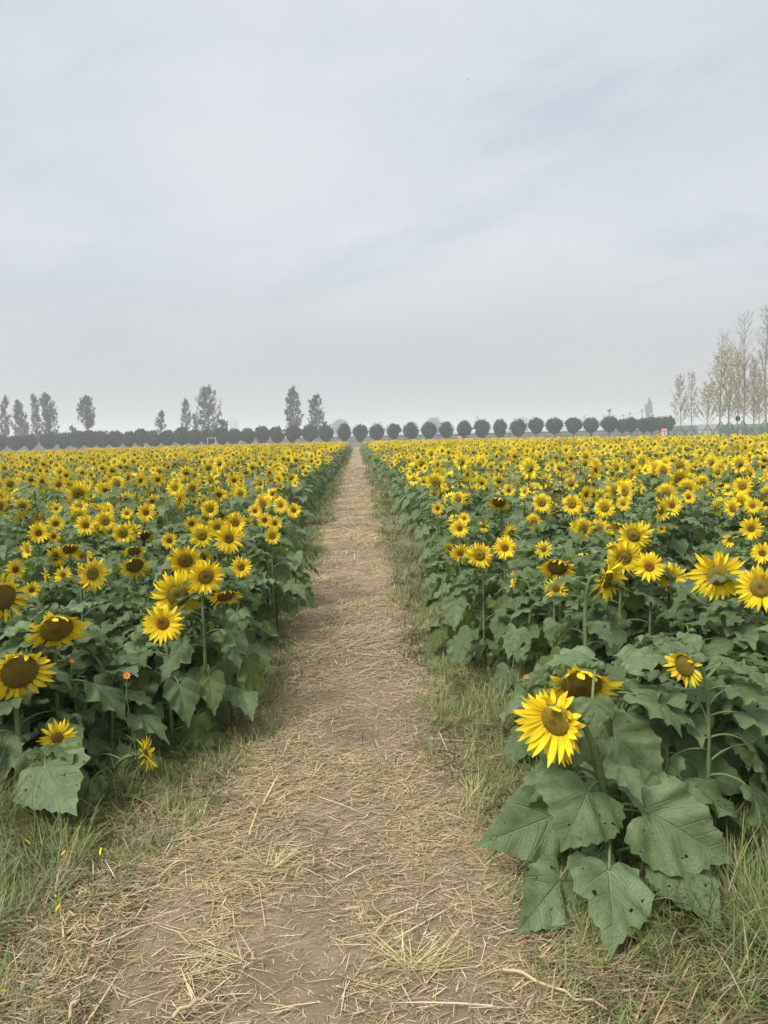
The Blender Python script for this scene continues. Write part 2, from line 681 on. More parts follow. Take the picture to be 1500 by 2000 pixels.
def path_mat():
    m = MT('trodden_path', 0.95, 0.1)
    o = m.coord('Object')
    sp = m.node('ShaderNodeSeparateXYZ')
    m.l.new(o, sp.inputs[0])
    mid = m.noise(2.2, 6, 0.62, o)
    fin = m.noise(70.0, 4, 0.7, o)
    mp1 = m.node('ShaderNodeMapping')
    mp1.inputs['Scale'].default_value = (16, 70, 20)
    m.l.new(o, mp1.inputs[0])
    fib = m.noise(1.6, 5, 0.7, mp1.outputs[0], 1.2)
    dirt = m.mix(m.ramp(mid, 0.3, 0.7), (0.118, 0.086, 0.057), (0.172, 0.129, 0.088))
    dirt = m.mix(m.ramp(fin, 0.4, 0.8, 0.0, 0.45), dirt, (0.22, 0.175, 0.125))
    straw = m.mix(m.ramp(fib, 0.35, 0.65), (0.220, 0.165, 0.090), (0.45, 0.345, 0.19))
    far = m.ramp(sp.outputs[1], 3.0, 12.0, 0.35, 0.85)
    cover = m.math('MULTIPLY', m.ramp(m.noise(1.1, 5, 0.6, o), 0.32, 0.56), far)
    m.color(m.mix(cover, dirt, straw))
    m.bump(m.math('ADD', m.math('MULTIPLY', fib, 0.5), m.math('MULTIPLY', fin, 0.5)), 0.6, 0.02)
    return m.m


def axis(lin0, lin1, n, lo, hi, g=1.28):
    a = list(np.linspace(lin0, lin1, n))
    st = (lin1 - lin0) / (n - 1)
    s, v = st, lin1
    while v < hi:
        s *= g
        v += s
        a.append(min(v, hi))
    s, v = st, lin0
    pre = []
    while v > lo:
        s *= g
        v -= s
        pre.append(max(v, lo))
    return np.array(pre[::-1] + a)


gx, gy = axis(-4, 4, 110, -2400, 2400), axis(0.5, 13, 170, -600, 2400)
X, Y = np.meshgrid(gx, gy)
Z = ground_z(X, Y)
nx, ny = len(gx), len(gy)
idx = np.arange(nx * ny).reshape(ny, nx)
F = np.stack([idx[:-1, :-1], idx[:-1, 1:], idx[1:, 1:], idx[1:, :-1]], -1).reshape(-1, 4)
g = obj('ground', to_mesh('ground', MD(np.stack([X, Y, Z], -1).reshape(-1, 3), F), ground_mat()))
tag(g, 'brown soil of the flat sunflower field running to the horizon', 'ground', kind='structure')

ys = np.concatenate([np.linspace(0.2, 14, 200), np.linspace(14.4, 125, 180)])
us = np.linspace(-1, 1, 17)
PV = []
for y in ys:
    c, l, r = path_centre(y), path_half(y, 0), path_half(y, 1)
    xs = np.where(us < 0, c + us * l, c + us * r)
    PV.append(np.stack([xs, np.full(17, y), ground_z(xs, np.full(17, y)) + 0.006 - 0.010 * (np.abs(us) > 0.99)], -1))
PV = np.array(PV)
idx = np.arange(len(ys) * 17).reshape(len(ys), 17)
F = np.stack([idx[:-1, :-1], idx[:-1, 1:], idx[1:, 1:], idx[1:, :-1]], -1).reshape(-1, 4)
p = obj('path', to_mesh('path', MD(PV.reshape(-1, 3), F), path_mat()))
tag(p, 'trodden straw covered dirt path straight through the sunflowers', 'path', kind='structure')


# ------------------------------------------------------------------ blades: straw and grass
def blades(P, head, length, lean0, curl, width, col, segs=3):
    """N ribbons: heading, angle off the vertical at the base, extra bend to the tip"""
    n = len(P)
    k = np.arange(segs + 1) / segs
    ang = lean0[:, None] + curl[:, None] * k[None]
    dl = (length / segs)[:, None]
    hx, hy = np.cos(head)[:, None], np.sin(head)[:, None]
    sx = np.concatenate([np.zeros((n, 1)), np.cumsum(np.sin(ang[:, :-1]) * dl, 1)], 1)
    sz = np.concatenate([np.zeros((n, 1)), np.cumsum(np.cos(ang[:, :-1]) * dl, 1)], 1)
    C = np.stack([P[:, 0:1] + hx * sx, P[:, 1:2] + hy * sx, np.maximum(P[:, 2:3] + sz, P[:, 2:3] - 0.002)], -1)
    w = width[:, None] * np.array([0.8, 1.0, 0.75, 0.12] if segs == 3 else [0.8, 1.0, 0.5])[None] * 0.5
    S = np.stack([-hy, hx, np.zeros_like(hx)], -1)
    V = np.stack([C - S * w[..., None], C + S * w[..., None]], 2).reshape(-1, 3)
    base = (np.arange(n) * (segs + 1) * 2)[:, None, None]
    q = np.array([[2 * i, 2 * i + 1, 2 * i + 3, 2 * i + 2] for i in range(segs)])[None]
    F = (base + q).reshape(-1, 4)
    Cc = np.repeat(col, (segs + 1) * 2, axis=0)
    return MD(V, F, None, None, Cc)


BARE = [(at_height(565, 1830, 0)[0], 0.24), (at_height(560, 1960, 0)[0], 0.22), (at_height(250, 1930, 0)[0], 0.20), (at_height(640, 1600, 0)[0], 0.22),
        (at_height(330, 1790, 0)[0], 0.18), (at_height(1010, 1700, 0)[0], 0.10), (at_height(900, 1930, 0)[0], 0.10), (at_height(700, 1420, 0)[0], 0.25)]


def bare(x, y):
    f = np.ones_like(x)
    for c, r in BARE:
        dd = np.hypot((x - c[0]) * 1.25, (y - c[1]) * 0.8) + 0.09 * (noise2(x * 9, y * 9, 8, 2) - 0.5)
        f *= 0.16 + 0.84 * sstep(r * 0.55, r * 1.15, dd)
    return f


def lateral(x, y):
    """0 on the path centre, 1 at its edge"""
    c = path_centre(y)
    return np.where(x < c, (c - x) / path_half(y, 0), (x - c) / path_half(y, 1))


def pick(n, x0, x1, y0, y1, dens):
    x, y = RNG.uniform(x0, x1, n), RNG.uniform(y0, y1, n)
    k = RNG.uniform(0, 1, n) < dens(x, y)
    x, y = x[k], y[k]
    return np.stack([x, y, ground_z(x, y)], 1)


STRAWC = np.array([[0.48, 0.36, 0.195], [0.39, 0.285, 0.15], [0.57, 0.45, 0.28], [0.30, 0.215, 0.12], [0.40, 0.32, 0.14], [0.21, 0.15, 0.085], [0.29, 0.21, 0.115]])
GREENC = np.array([[0.130, 0.175, 0.050], [0.165, 0.205, 0.068], [0.205, 0.240, 0.085], [0.235, 0.235, 0.090], [0.110, 0.145, 0.045]])


def cols(pal, n, jit=0.16):
    return pal[RNG.integers(0, len(pal), n)] * (1 + RNG.uniform(-jit, jit, (n, 1)))


def straw_dens(x, y):
    l = lateral(x, y)
    d = 1 - 0.80 * sstep(0.85, 1.7, l)
    return d * bare(x, y) * (0.30 + 0.70 * sstep(0.34, 0.58, noise2(x * 1.6, y * 1.6, 31, 3)))


parts = []
for (n, x0, x1, y0, y1, wl_, ll) in ((105000, -2.3, 1.9, 1.3, 4.6, (0.0015, 0.0040), (0.03, 0.15)),
                                     (80000, -1.5, 1.3, 4.6, 11, (0.0030, 0.0060), (0.05, 0.20)),
                                     (50000, -1.3, 1.15, 11, 40, (0.007, 0.014), (0.10, 0.35))):
    P = pick(n, x0, x1, y0, y1, straw_dens)
    m = len(P)
    P[:, 2] += RNG.uniform(0.003, 0.018, m)
    L_ = RNG.uniform(*ll, m) * RNG.uniform(0.35, 1, m)
    hd = np.where(RNG.uniform(0, 1, m) < 0.55, RNG.normal(0.1, 0.55, m) + np.pi * RNG.integers(0, 2, m), RNG.uniform(0, 2 * np.pi, m))
    parts.append(blades(P, hd, L_, RNG.normal(1.50, 0.12, m), RNG.normal(0.08, 0.22, m),
                        RNG.uniform(*wl_, m), cols(STRAWC, m), 2))
P = pick(150000, -2.0, 1.6, 1.3, 5.5, lambda x, y: np.clip(1.25 - 0.5 * lateral(x, y), 0.1, 1) * (0.45 + 0.55 * bare(x, y)))
m = len(P)
P[:, 2] += RNG.uniform(0.001, 0.010, m)
parts.append(blades(P, RNG.uniform(0, 6.28, m), RNG.uniform(0.008, 0.045, m), RNG.normal(1.52, 0.12, m), RNG.normal(0.05, 0.3, m),
                    RNG.uniform(0.0012, 0.0034, m), cols(STRAWC, m, 0.3) * 0.85, 2))
# thicker stalks lying about
P = pick(170, -1.9, 1.6, 1.4, 9, lambda x, y: 0.25 + 0.6 * bare(x, y))
m = len(P)
P[:, 2] += 0.018
parts.append(blades(P, RNG.uniform(0, 6.28, m), RNG.uniform(0.10, 0.32, m), RNG.normal(1.53, 0.05, m), RNG.normal(0.05, 0.12, m),
                    RNG.uniform(0.0035, 0.007, m), cols(STRAWC[:3], m), 3))
s = obj('straw', to_mesh('straw', join(parts), STRAW, True, True))
tag(s, 'cut dry straw littering the dirt path', 'straw', kind='stuff')


# grass: mown short and half dry on the verges, taller and greener under the plants
def verge_dens(x, y):
    l = lateral(x, y)
    n = noise2(x * 1.3 + 9, y * 1.3, 44, 3)
    d = sstep(0.60, 1.12, l + 0.6 * (n - 0.5)) * (0.55 + 0.45 * sstep(0.32, 0.55, n))
    return np.clip(d + 0.02, 0, 1) * (0.3 + 0.7 * bare(x, y))


def grass_block(n, x0, x1, y0, y1, hl, wl_, green, tall=1.0, dens=verge_dens, lean=0.85):
    P = pick(n, x0, x1, y0, y1, dens)
    m = len(P)
    # loose tufts that lean together
    cell = noise2(P[:, 0] * 3.1, P[:, 1] * 3.1, 61, 2)
    hd = cell * 14 + RNG.normal(0, 0.9, m)
    lat = lateral(P[:, 0], P[:, 1])
    lush = sstep(1.2, 2.6, lat)
    L_ = RNG.uniform(*hl, m) * (0.75 + 0.65 * lush) * tall * (0.6 + 0.8 * noise2(P[:, 0] * 2, P[:, 1] * 2, 62, 2))
    gp = np.clip(green * (0.90 + 0.4 * lush) + 0.9 * (noise2(P[:, 0] * 1.1, P[:, 1] * 1.1, 63, 3) - 0.5), 0.04, 0.97)
    isg = RNG.uniform(0, 1, m) < gp
    C = np.where(isg[:, None], cols(GREENC, m, 0.22), cols(STRAWC, m, 0.2) * 0.72)
    return blades(P, hd, L_, RNG.normal(lean, 0.35, m) + 0.25 * (~isg), RNG.normal(0.7, 0.45, m), RNG.uniform(*wl_, m), C, 3)


def under_dens(x, y):
    return sstep(1.3, 1.8, lateral(x, y)) * 0.9


gparts = [grass_block(140000, -2.6, 2.3, 1.2, 4.6, (0.05, 0.17), (0.0022, 0.0046), 0.80),
          grass_block(140000, -1.6, 1.5, 4.6, 11, (0.06, 0.16), (0.0032, 0.0066), 0.84),
          grass_block(80000, -1.5, 1.4, 11, 34, (0.08, 0.20), (0.008, 0.014), 0.86),
          grass_block(24000, -1.5, 1.4, 34, 110, (0.12, 0.25), (0.02, 0.04), 0.75),
          grass_block(34000, -3.4, -0.80, 1.2, 4.4, (0.08, 0.24), (0.0026, 0.0052), 0.72, 1.0, under_dens, 0.95),
          grass_block(34000, 0.65, 3.2, 1.2, 4.4, (0.08, 0.24), (0.0026, 0.0052), 0.72, 1.0, under_dens, 0.95),
          grass_block(15000, -2.5, -0.75, 1.5, 3.5, (0.10, 0.23), (0.0026, 0.0052), 0.72, 1.0, under_dens, 0.95),
          grass_block(15000, 0.85, 2.6, 1.3, 3.0, (0.10, 0.24), (0.0026, 0.0052), 0.72, 1.0, under_dens, 0.92),
          grass_block(34000, -6, 6, 3.6, 10, (0.12, 0.30), (0.004, 0.008), 0.45, 1.0, under_dens)]
go = obj('grass', to_mesh('grass', join(gparts), GRASS, True, True))
tag(go, 'half dry green and straw coloured grass along both path edges', 'grass', kind='stuff')


# ------------------------------------------------------------------ sunflower pieces
HALF = np.array([(0, 1.0), (0.028, 0.93), (0.085, 0.83), (0.18, 0.70), (0.295, 0.55), (0.395, 0.39), (0.44, 0.23), (0.447, 0.08),
                 (0.41, -0.05), (0.335, -0.14), (0.235, -0.175), (0.14, -0.155), (0.06, -0.085), (0.0, -0.012)])


def blade_outline(n, W, rng, teeth=True):
    seg = np.concatenate([[0], np.cumsum(np.hypot(*np.diff(HALF, axis=0).T))])
    t = np.linspace(0, seg[-1], n)
    x, y = np.interp(t, seg, HALF[:, 0]) * W, np.interp(t, seg, HALF[:, 1])
    out = []
    for side in (1, -1):
        a = 1 + 0.07 * np.sin(t * rng.uniform(3, 6) + rng.uniform(0, 6)) * np.sin(np.pi * t / seg[-1])
        if teeth:
            a = a + (np.arange(n) % 2 - 0.5) * rng.uniform(0.03, 0.10, n) * (t > 0.08) * (t < seg[-1] * 0.86)
        out.append(np.stack([side * x * a, y * (1 + (a - 1) * 0.7)], 1))
    r, l = out
    return np.concatenate([r, l[-2:0:-1]])          # tip -> right -> notch -> left


def blade(seed, L=1.0, W=0.88, n=20, rings=(0.35, 0.65, 0.86, 1.0), beta=-0.2, bend=-0.6, fold=0.25, edge=0.5, ripple=0.05, teeth=True):
    """leaf blade: petiole joins at the origin, tip towards +Y, upper face +Z"""
    rng = np.random.default_rng(seed)
    o = blade_outline(n, W, rng, teeth)
    m = len(o)
    P = [np.zeros((1, 2))] + [o * s for s in rings]
    P = np.concatenate(P)
    F = [(0, 1 + (k + 1) % m, 1 + k, -1) for k in range(m)]
    for r in range(len(rings) - 1):
        a, b = 1 + r * m, 1 + (r + 1) * m
        F += [(a + k, a + (k + 1) % m, b + (k + 1) % m, b + k) for k in range(m)]
    F = np.array(F)
    x, y = P[:, 0], P[:, 1]
    ph1, ph2 = rng.uniform(0, 6.28, 2)
    s1 = np.where(x > 0, ph1, ph2)
    z = fold * np.abs(x) * (1 - 0.5 * np.abs(x)) - edge * x * x
    z += ripple * np.sin(2 * np.pi * (2.6 * (y - 0.8 * np.abs(x))) + s1) * np.clip(np.abs(x) * 3, 0, 1)
    z += 0.03 * np.sin(9 * x + 7 * y + ph1) + rng.uniform(-0.06, 0.06) * x
    yy = np.linspace(0, 1, 21)
    ang = beta + bend * yy
    cy_, cz_ = np.concatenate([[0], np.cumsum(np.cos(ang[:-1]) * 0.05)]), np.concatenate([[0], np.cumsum(np.sin(ang[:-1]) * 0.05)])
    yc = np.clip(y, 0, 1)
    a = beta + bend * yc
    by, bz = np.interp(yc, yy, cy_), np.interp(yc, yy, cz_)
    neg = np.minimum(y, 0)
    by, bz = by + neg * np.cos(beta), bz + neg * np.sin(beta)
    V = np.stack([x, by - z * np.sin(a), bz + z * np.cos(a)], 1) * L
    # winding so that +Z is the upper face
    Fr = F.copy()
    nv = np.cross(V[F[len(F) // 2, 1]] - V[F[len(F) // 2, 0]], V[F[len(F) // 2, 2]] - V[F[len(F) // 2, 0]])
    d = MD(V, Fr, 1, np.stack([x + 0.5, y], 1))
    up = 0.0
    for f in F[::7]:
        up += np.cross(V[f[1]] - V[f[0]], V[f[2]] - V[f[0]])[2]
    if up < 0:
        T = d.F[:, 3] < 0
        d.F[T] = d.F[T][:, [0, 2, 1, 3]]
        d.F[~T] = d.F[~T][:, [3, 2, 1, 0]]
    return d


def leaf(seed, lod=0, pet=0.62, rise=0.75, beta=-0.25, bend=-0.7, **kw):
    """petiole + blade, stem joint at the origin, growing towards +Y; unit blade length"""
    n = 9 if lod == 0 else 3
    ang = np.linspace(rise, beta * 0.8, n)
    st = pet / (n - 1)
    y = np.concatenate([[0], np.cumsum(np.cos(ang[:-1]) * st)])
    z = np.concatenate([[0], np.cumsum(np.sin(ang[:-1]) * st)])
    pp = np.stack([np.zeros(n), y, z], 1)
    t = tube(pp, np.linspace(0.021, 0.013, n), 6 if lod == 0 else 3, lod == 0)
    if lod == 0:
        b = blade(seed, 1, n=20, beta=beta, bend=bend, **kw)
    else:
        b = blade(seed, 1, n=7, rings=(0.55, 1.0), beta=beta, bend=bend, teeth=False, **kw)
    return join([t, b.xf(trans(pp[-1]))])


LEAFSPEC = [dict(pet=0.60, rise=0.80, beta=-0.15, bend=-0.75, fold=0.22, edge=0.45, ripple=0.060),
            dict(pet=0.70, rise=0.60, beta=-0.45, bend=-0.60, fold=0.30, edge=0.60, ripple=0.083),
            dict(pet=0.50, rise=0.90, beta=0.05, bend=-0.90, fold=0.15, edge=0.40, ripple=0.068),
            dict(pet=0.80, rise=0.50, beta=-0.65, bend=-0.45, fold=0.35, edge=0.70, ripple=0.090, W=0.95),
            dict(pet=0.55, rise=0.70, beta=-0.30, bend=-0.85, fold=0.10, edge=0.75, ripple=0.105, W=0.78),
            dict(pet=0.65, rise=0.75, beta=-0.85, bend=-0.35, fold=0.28, edge=0.55, ripple=0.075, W=0.92),
            dict(pet=0.55, rise=1.00, beta=0.20, bend=-1.10, fold=0.20, edge=0.30, ripple=0.055, W=0.75),
            dict(pet=0.68, rise=0.65, beta=-0.20, bend=-0.50, fold=0.32, edge=0.50, ripple=0.098, W=0.97)]
LEAF_D = [leaf(100 + i, 0, **s) for i, s in enumerate(LEAFSPEC)]
LEAF_LO = [leaf(100 + i, 1, **s) for i, s in enumerate(LEAFSPEC)]
LEAF_ME = [to_mesh('leaf', d, [STEM, LEAF]) for d in LEAF_D]
LEAF_OLD_ME = [to_mesh('leaf', d, [STEM, LEAF_OLD]) for d in LEAF_D]


def petal_ring(seed, rd, kind, n=None, segs=6, cols_=2, wide=1.0):
    """petals round a disc of radius rd, tips near radius 0.5; Z is the way the flower looks"""
    rng = np.random.default_rng(seed)
    n = n or {'open': 42, 'big': 46, 'droop': 40, 'young': 26, 'shaggy': 40, 'flame': 60}[kind]
    out = []
    for i in range(n):
        row = i % 2
        a = 2 * np.pi * (i + rng.uniform(-0.4, 0.4)) / n
        L = (0.5 - rd) * rng.uniform(0.85, 1.15) + 0.03
        if kind == 'shaggy':
            L *= rng.uniform(0.85, 1.25)
        wmax = rng.uniform(0.062, 0.098) * (1.1 if kind == 'young' else 1.0) * wide
        tilt = (0.42 if row else 0.10) + rng.normal(0, 0.14)          # forward of the disc plane
        curl = rng.normal(-0.35, 0.35)
        twist = rng.normal(0, 0.30)
        if kind == 'droop':
            top = math.sin(a)                                          # +1 is the upper rim
            tilt = 0.55 * top + 0.35 + rng.normal(0, 0.22)
            curl = rng.normal(0.15, 0.5) if top > 0.2 else rng.normal(-0.1, 0.3)
            L *= 0.75 + 0.35 * (top < 0.3)
            if rng.uniform() < 0.18:
                continue
        if kind == 'flame':
            # long hanging petals below and to the left, short folded ones above and to the right
            L *= 0.72 + 0.62 * max(0.0, math.cos(a - 3.95)) ** 0.7
            curl, twist = rng.normal(-0.1, 0.25), rng.normal(0, 0.35)
            if 0.75 < a < 2.3:
                tilt, curl = rng.choice([1.25, 0.2, -0.3]) + rng.normal(0, .2), rng.normal(0.3, 0.6)
                if rng.uniform() < 0.35:
                    continue
            elif a < 0.75 or a > 5.6:
                L *= 0.85
                tilt, curl, twist = 0.6 + rng.normal(0, .35), rng.normal(-0.9, 0.6), rng.normal(0, 0.8)
        if kind == 'big':
            curl = rng.normal(-0.55, 0.45)
        if kind == 'shaggy':
            curl = rng.normal(0.1, 0.6)
            twist = rng.normal(0, 0.5)
        t = np.linspace(0, 1, segs + 1)
        w = wmax * np.where(t < 0.42, 0.45 + 0.55 * np.sin(t / 0.42 * np.pi / 2), np.clip(np.cos((t - 0.42) / 0.58 * np.pi / 2), 0, 1) ** 0.8 + 0.03) * 0.5
        ang = tilt + curl * t
        rr = np.concatenate([[0], np.cumsum(np.cos(ang[:-1]) * L / segs)])
        zz_ = np.concatenate([[0], np.cumsum(np.sin(ang[:-1]) * L / segs)])
        side = rng.normal(0, 0.12) * t * t * L
        u = np.linspace(-1, 1, cols_ + 1)
        tw = twist * t
        Vp = np.zeros((segs + 1, cols_ + 1, 3))
        cup = 0.35 * np.abs(u)[None] * w[:, None] * rng.uniform(0.2, 1.2)
        Vp[..., 0] = (rd * 0.93 + rr)[:, None] - cup * np.sin(ang)[:, None]
        Vp[..., 1] = side[:, None] + w[:, None] * u[None] * np.cos(tw)[:, None]
        Vp[..., 2] = zz_[:, None] - 0.02 * (1 - row) + cup * np.cos(ang)[:, None] + w[:, None] * u[None] * np.sin(tw)[:, None]
        V = Vp.reshape(-1, 3)
        c, s_ = math.cos(a), math.sin(a)
        V = np.stack([V[:, 0] * c - V[:, 1] * s_, V[:, 0] * s_ + V[:, 1] * c, V[:, 2]], 1)
        k = np.arange((segs + 1) * (cols_ + 1)).reshape(segs + 1, cols_ + 1)
        F = np.stack([k[:-1, :-1], k[1:, :-1], k[1:, 1:], k[:-1, 1:]], -1).reshape(-1, 4)
        UV = np.stack([np.tile(u * 0.5 + 0.5, segs + 1), np.repeat(t, cols_ + 1)], 1)
        out.append(MD(V, F, 0, UV))
    return join(out)


def disc_dome(rd, h, rings=7, n=26, dimple=0.0):
    V, UV, F = [(0, 0, h - dimple)], [(0.5, 0.5)], []
    for r in range(1, rings + 1):
        q = r / rings
        z = h * (1 - q ** 2.6) - dimple * math.exp(-(q / 0.35) ** 2)
        for k in range(n):
            a = 2 * math.pi * k / n
            V.append((rd * q * math.cos(a), rd * q * math.sin(a), z))
            UV.append((0.5 + q * 0.5 * math.cos(a), 0.5 + q * 0.5 * math.sin(a)))
    F += [(0, 1 + k, 1 + (k + 1) % n, -1) for k in range(n)]
    for r in range(rings - 1):
        a, b = 1 + r * n, 1 + (r + 1) * n
        F += [(a + k, b + k, b + (k + 1) % n, a + (k + 1) % n) for k in range(n)]
    m0 = len(F)
    # green underside
    last = 1 + (rings - 1) * n
    base = len(V)
    for q, z in ((1.04, -0.03), (0.7, -0.075), (0.16, -0.11)):
        for k in range(n):
            a = 2 * math.pi * k / n
            V.append((rd * q * math.cos(a), rd * q * math.sin(a), z))
            UV.append((0, 0))
    rows = [last, base, base + n, base + 2 * n]
    for a, b in zip(rows[:-1], rows[1:]):
        F += [(a + k, b + k, b + (k + 1) % n, a + (k + 1) % n) for k in range(n)]
    M = np.array([0] * m0 + [1] * (len(F) - m0))
    return MD(V, F, M, UV)


def sepal_ring(seed, rd, n=17, segs=3):
    rng = np.random.default_rng(seed)
    out = []
    for i in range(n * 2):
        a = np.pi * (i + rng.uniform(-0.4, 0.4)) / n
        L = rng.uniform(0.10, 0.20) * (0.6 + rd)
        tilt, curl = rng.normal(-0.15, 0.35), rng.normal(-0.6, 0.5)
        t = np.linspace(0, 1, segs + 1)
        w = 0.035 * (1 - t ** 1.5) + 0.002
        ang = tilt + curl * t
        rr = rd * 0.9 + np.concatenate([[0], np.cumsum(np.cos(ang[:-1]) * L / segs)])
        z = -0.045 + np.concatenate([[0], np.cumsum(np.sin(ang[:-1]) * L / segs)])
        V = np.zeros((segs + 1, 2, 3))
        for j, u in enumerate((-1, 1)):
            V[:, j, 0], V[:, j, 1], V[:, j, 2] = rr, u * w, z
        V = V.reshape(-1, 3)
        c, s_ = math.cos(a), math.sin(a)
        V = np.stack([V[:, 0] * c - V[:, 1] * s_, V[:, 0] * s_ + V[:, 1] * c, V[:, 2]], 1)
        F = [(2 * k, 2 * k + 2, 2 * k + 3, 2 * k + 1) for k in range(segs)]
        out.append(MD(V, F))
    return join(out)


# head kinds: disc radius (flower diameter 1), dome height, disc material
HEADS = {'open': (0.170, 0.045, 0), 'big': (0.215, 0.065, 1), 'droop': (0.270, 0.075, 2), 'young': (0.165, 0.03, 0), 'flame': (0.205, 0.06, 1), 'shaggy': (0.205, 0.06, 1)}
HEAD_ME, HEAD_LO = {}, {}
for hi, (kind, (rd, hh, dm)) in enumerate(HEADS.items()):
    for v in range(4):
        d = disc_dome(rd, hh, dimple=0.03 if kind in ('open', 'big', 'shaggy') else 0.0)
        HEAD_ME[kind, v] = (to_mesh('flower_head', d, [DMATS[1 if (v, kind) in ((3, 'open'), (1, 'droop')) else dm], SEPAL]),
                            to_mesh('petals', petal_ring(hi * 10 + v, rd, kind), PETAL),
                            to_mesh('sepals', sepal_ring(hi * 10 + v, rd), SEPAL))
        HEAD_LO[kind, v] = (disc_dome(rd * 0.92, hh, 2, 10), petal_ring(hi * 10 + v, rd * 0.92, kind, {'open': 22, 'big': 22, 'droop': 20, 'young': 16, 'shaggy': 20, 'flame': 20}[kind], 2, 1, 1.45), dm)


def stem_curve(base, P, f, D, n=12):
    base, P, f = np.asarray(base, float), np.asarray(P, float), np.asarray(f, float)
    end = P - f * 0.10 * D
    H = P[2] - base[2]
    return bezier(base, base + np.array([0, 0, 0.62 * H]), end - f * min(0.16, 0.25 * H) + np.array([0, 0, 0.02]), end, n)


def add_head(root, P, f, D, kind, var, spin=0.0, dry=False):
    P = np.asarray(P) - np.asarray(root.location)
    if kind in ('droop', 'flame'):
        spin = 0.0
    d, pt, sp = HEAD_ME[kind, var % 4]
    h = obj('flower_head', d, root, mat=frame_from(f, (0, 0, 1), P, D, spin))
    q = obj('petals', pt, h)
    obj('sepals', sp, h)
    return h


def facing(px_dir, yaw, pitch):
    """yaw 0 looks back at the camera from direction px_dir, + turns to the image right, pitch + looks down"""
    b = np.array([-px_dir[0], -px_dir[1], 0.0])
    b /= np.linalg.norm(b)
    a = R(yaw)
    # turning to the image right as seen from the camera = counter-clockwise seen from above
    f = np.array([b[0] * math.cos(a) - b[1] * math.sin(a), b[0] * math.sin(a) + b[1] * math.cos(a), 0])
    return np.array([f[0] * math.cos(R(pitch)), f[1] * math.cos(R(pitch)), -math.sin(R(pitch))])


GOLD = 2.39996


def leaf_layout(curve, n, lscale, rng, t0=0.22, t1=0.86, bias=None):
    """leaf frames along a stem: matrix, leaf variant, old?"""
    out = []
    a0 = rng.uniform(0, 6.28)
    for i in range(n):
        t = t0 + (t1 - t0) * i / max(1, n - 1)
        k = t * (len(curve) - 1)
        j = min(int(k), len(curve) - 2)
        p = curve[j] * (1 - (k - j)) + curve[j + 1] * (k - j)
        az = a0 + GOLD * i + rng.normal(0, 0.3)
        if bias is not None and t > 0.45:
            df = (az + math.pi / 2 - bias + math.pi) % (2 * math.pi) - math.pi
            if abs(df) < 1.05:
                az += math.copysign(1.15, df)
        sc = lscale * (1.05 - 0.55 * max(0, (t - 0.45) / 0.5)) * rng.uniform(0.8, 1.15)
        low = t < 0.40
        v = rng.choice([1, 3, 5, 5, 3]) if low else rng.choice([0, 1, 2, 4, 6, 7, 0, 7])
        M = trans(p) @ rotz(az) @ rotx(rng.normal(0, 0.16)) @ np.diag([sc, sc, sc, 1])
        out.append((M, int(v), bool(low and rng.uniform() < 0.13)))
    return out


def build_plant(base, heads, n_leaves, lscale, seed, label, group, explicit=(), t0=0.22, t1=0.86, name='sunflower', leaf_h=None):
    """heads: (P, f, D, kind, var). First head ends the main stem, others end side stems."""
    rng = np.random.default_rng(seed)
    base = np.asarray(base, float)
    root = empty(name, base, label, 'sunflower', group)
    curves = []
    for i, (P, f, D, kind, var) in enumerate(heads):
        b = base
        if i:
            b = curves[0][3]
        c = stem_curve(b, P, f, D)
        curves.append(c)
        rr = max(0.007, 0.045 * D) * (0.85 if i else 1)
        rad = np.linspace(rr * 1.25, rr * 0.75, len(c))
        obj('stem', to_mesh('stem', tube(c - base, rad, 8), STEM), root)
        add_head(root, P, f, D, kind, var, rng.uniform(0, 6.28))
    if not heads:
        H = leaf_h or 0.6
        c = bezier(base, base + (0, 0, H * 0.4), base + (rng.normal(0, .05), rng.normal(0, .05), H * 0.75), base + (rng.normal(0, .07), rng.normal(0, .07), H), 10)
        curves.append(c)
        obj('stem', to_mesh('stem', tube(c - base, np.linspace(0.011, 0.006, 10), 7), STEM), root)
        bd = obj('flower_bud', BUD_ME, root, mat=frame_from((rng.normal(0, .3), rng.normal(0, .3), 1), (0, 1, 0.1), c[-1] - base, rng.uniform(0.05, 0.08)))
    c = curves[0]
    for M, v, old in leaf_layout(c - base, n_leaves, lscale, rng, t0, t1, math.atan2(-base[1], -base[0]) if heads and np.hypot(base[0], base[1]) > 0.5 else None):
        obj('leaf', (LEAF_OLD_ME if old else LEAF_ME)[v], root, mat=M)
    for (S, A, T, W, nrm, old) in explicit:
        obj('leaf', to_mesh('leaf', explicit_leaf(np.asarray(S), np.asarray(A), np.asarray(T), W, nrm, rng.integers(1 << 30)), [STEM, LEAF_OLD if old else LEAF]), root, loc=S - base)
    return root


def explicit_leaf(S, A, T, W, nrm, seed):
    """a leaf whose petiole runs from S to A and whose blade runs from A to its tip T"""
    rng = np.random.default_rng(seed)
    L = np.linalg.norm(T - A)
    y = (T - A) / L
    z = np.asarray(nrm, float)
    z = z - y * (z @ y)
    z /= np.linalg.norm(z)
    x = np.cross(y, z)
    M = np.eye(4)
    M[:3, 0], M[:3, 1], M[:3, 2], M[:3, 3] = x, y, z, A - S
    b = blade(seed, L * 1.05, W=W / L / 0.88, n=26, rings=(0.25, 0.5, 0.72, 0.88, 1.0), beta=0.22, bend=-0.44, fold=0.24, edge=0.5,
              ripple=rng.uniform(0.045, 0.075))
    d = A - S
    dist = np.linalg.norm(d)
    pp = bezier(np.zeros(3), d * 0.3 + np.array([0, 0, 0.35 * dist]), d * 0.8 + np.array([0, 0, 0.22 * dist]), d, 12)
    return join([tube(pp, np.linspace(0.0065, 0.0042, 12), 7), b.xf(M)])


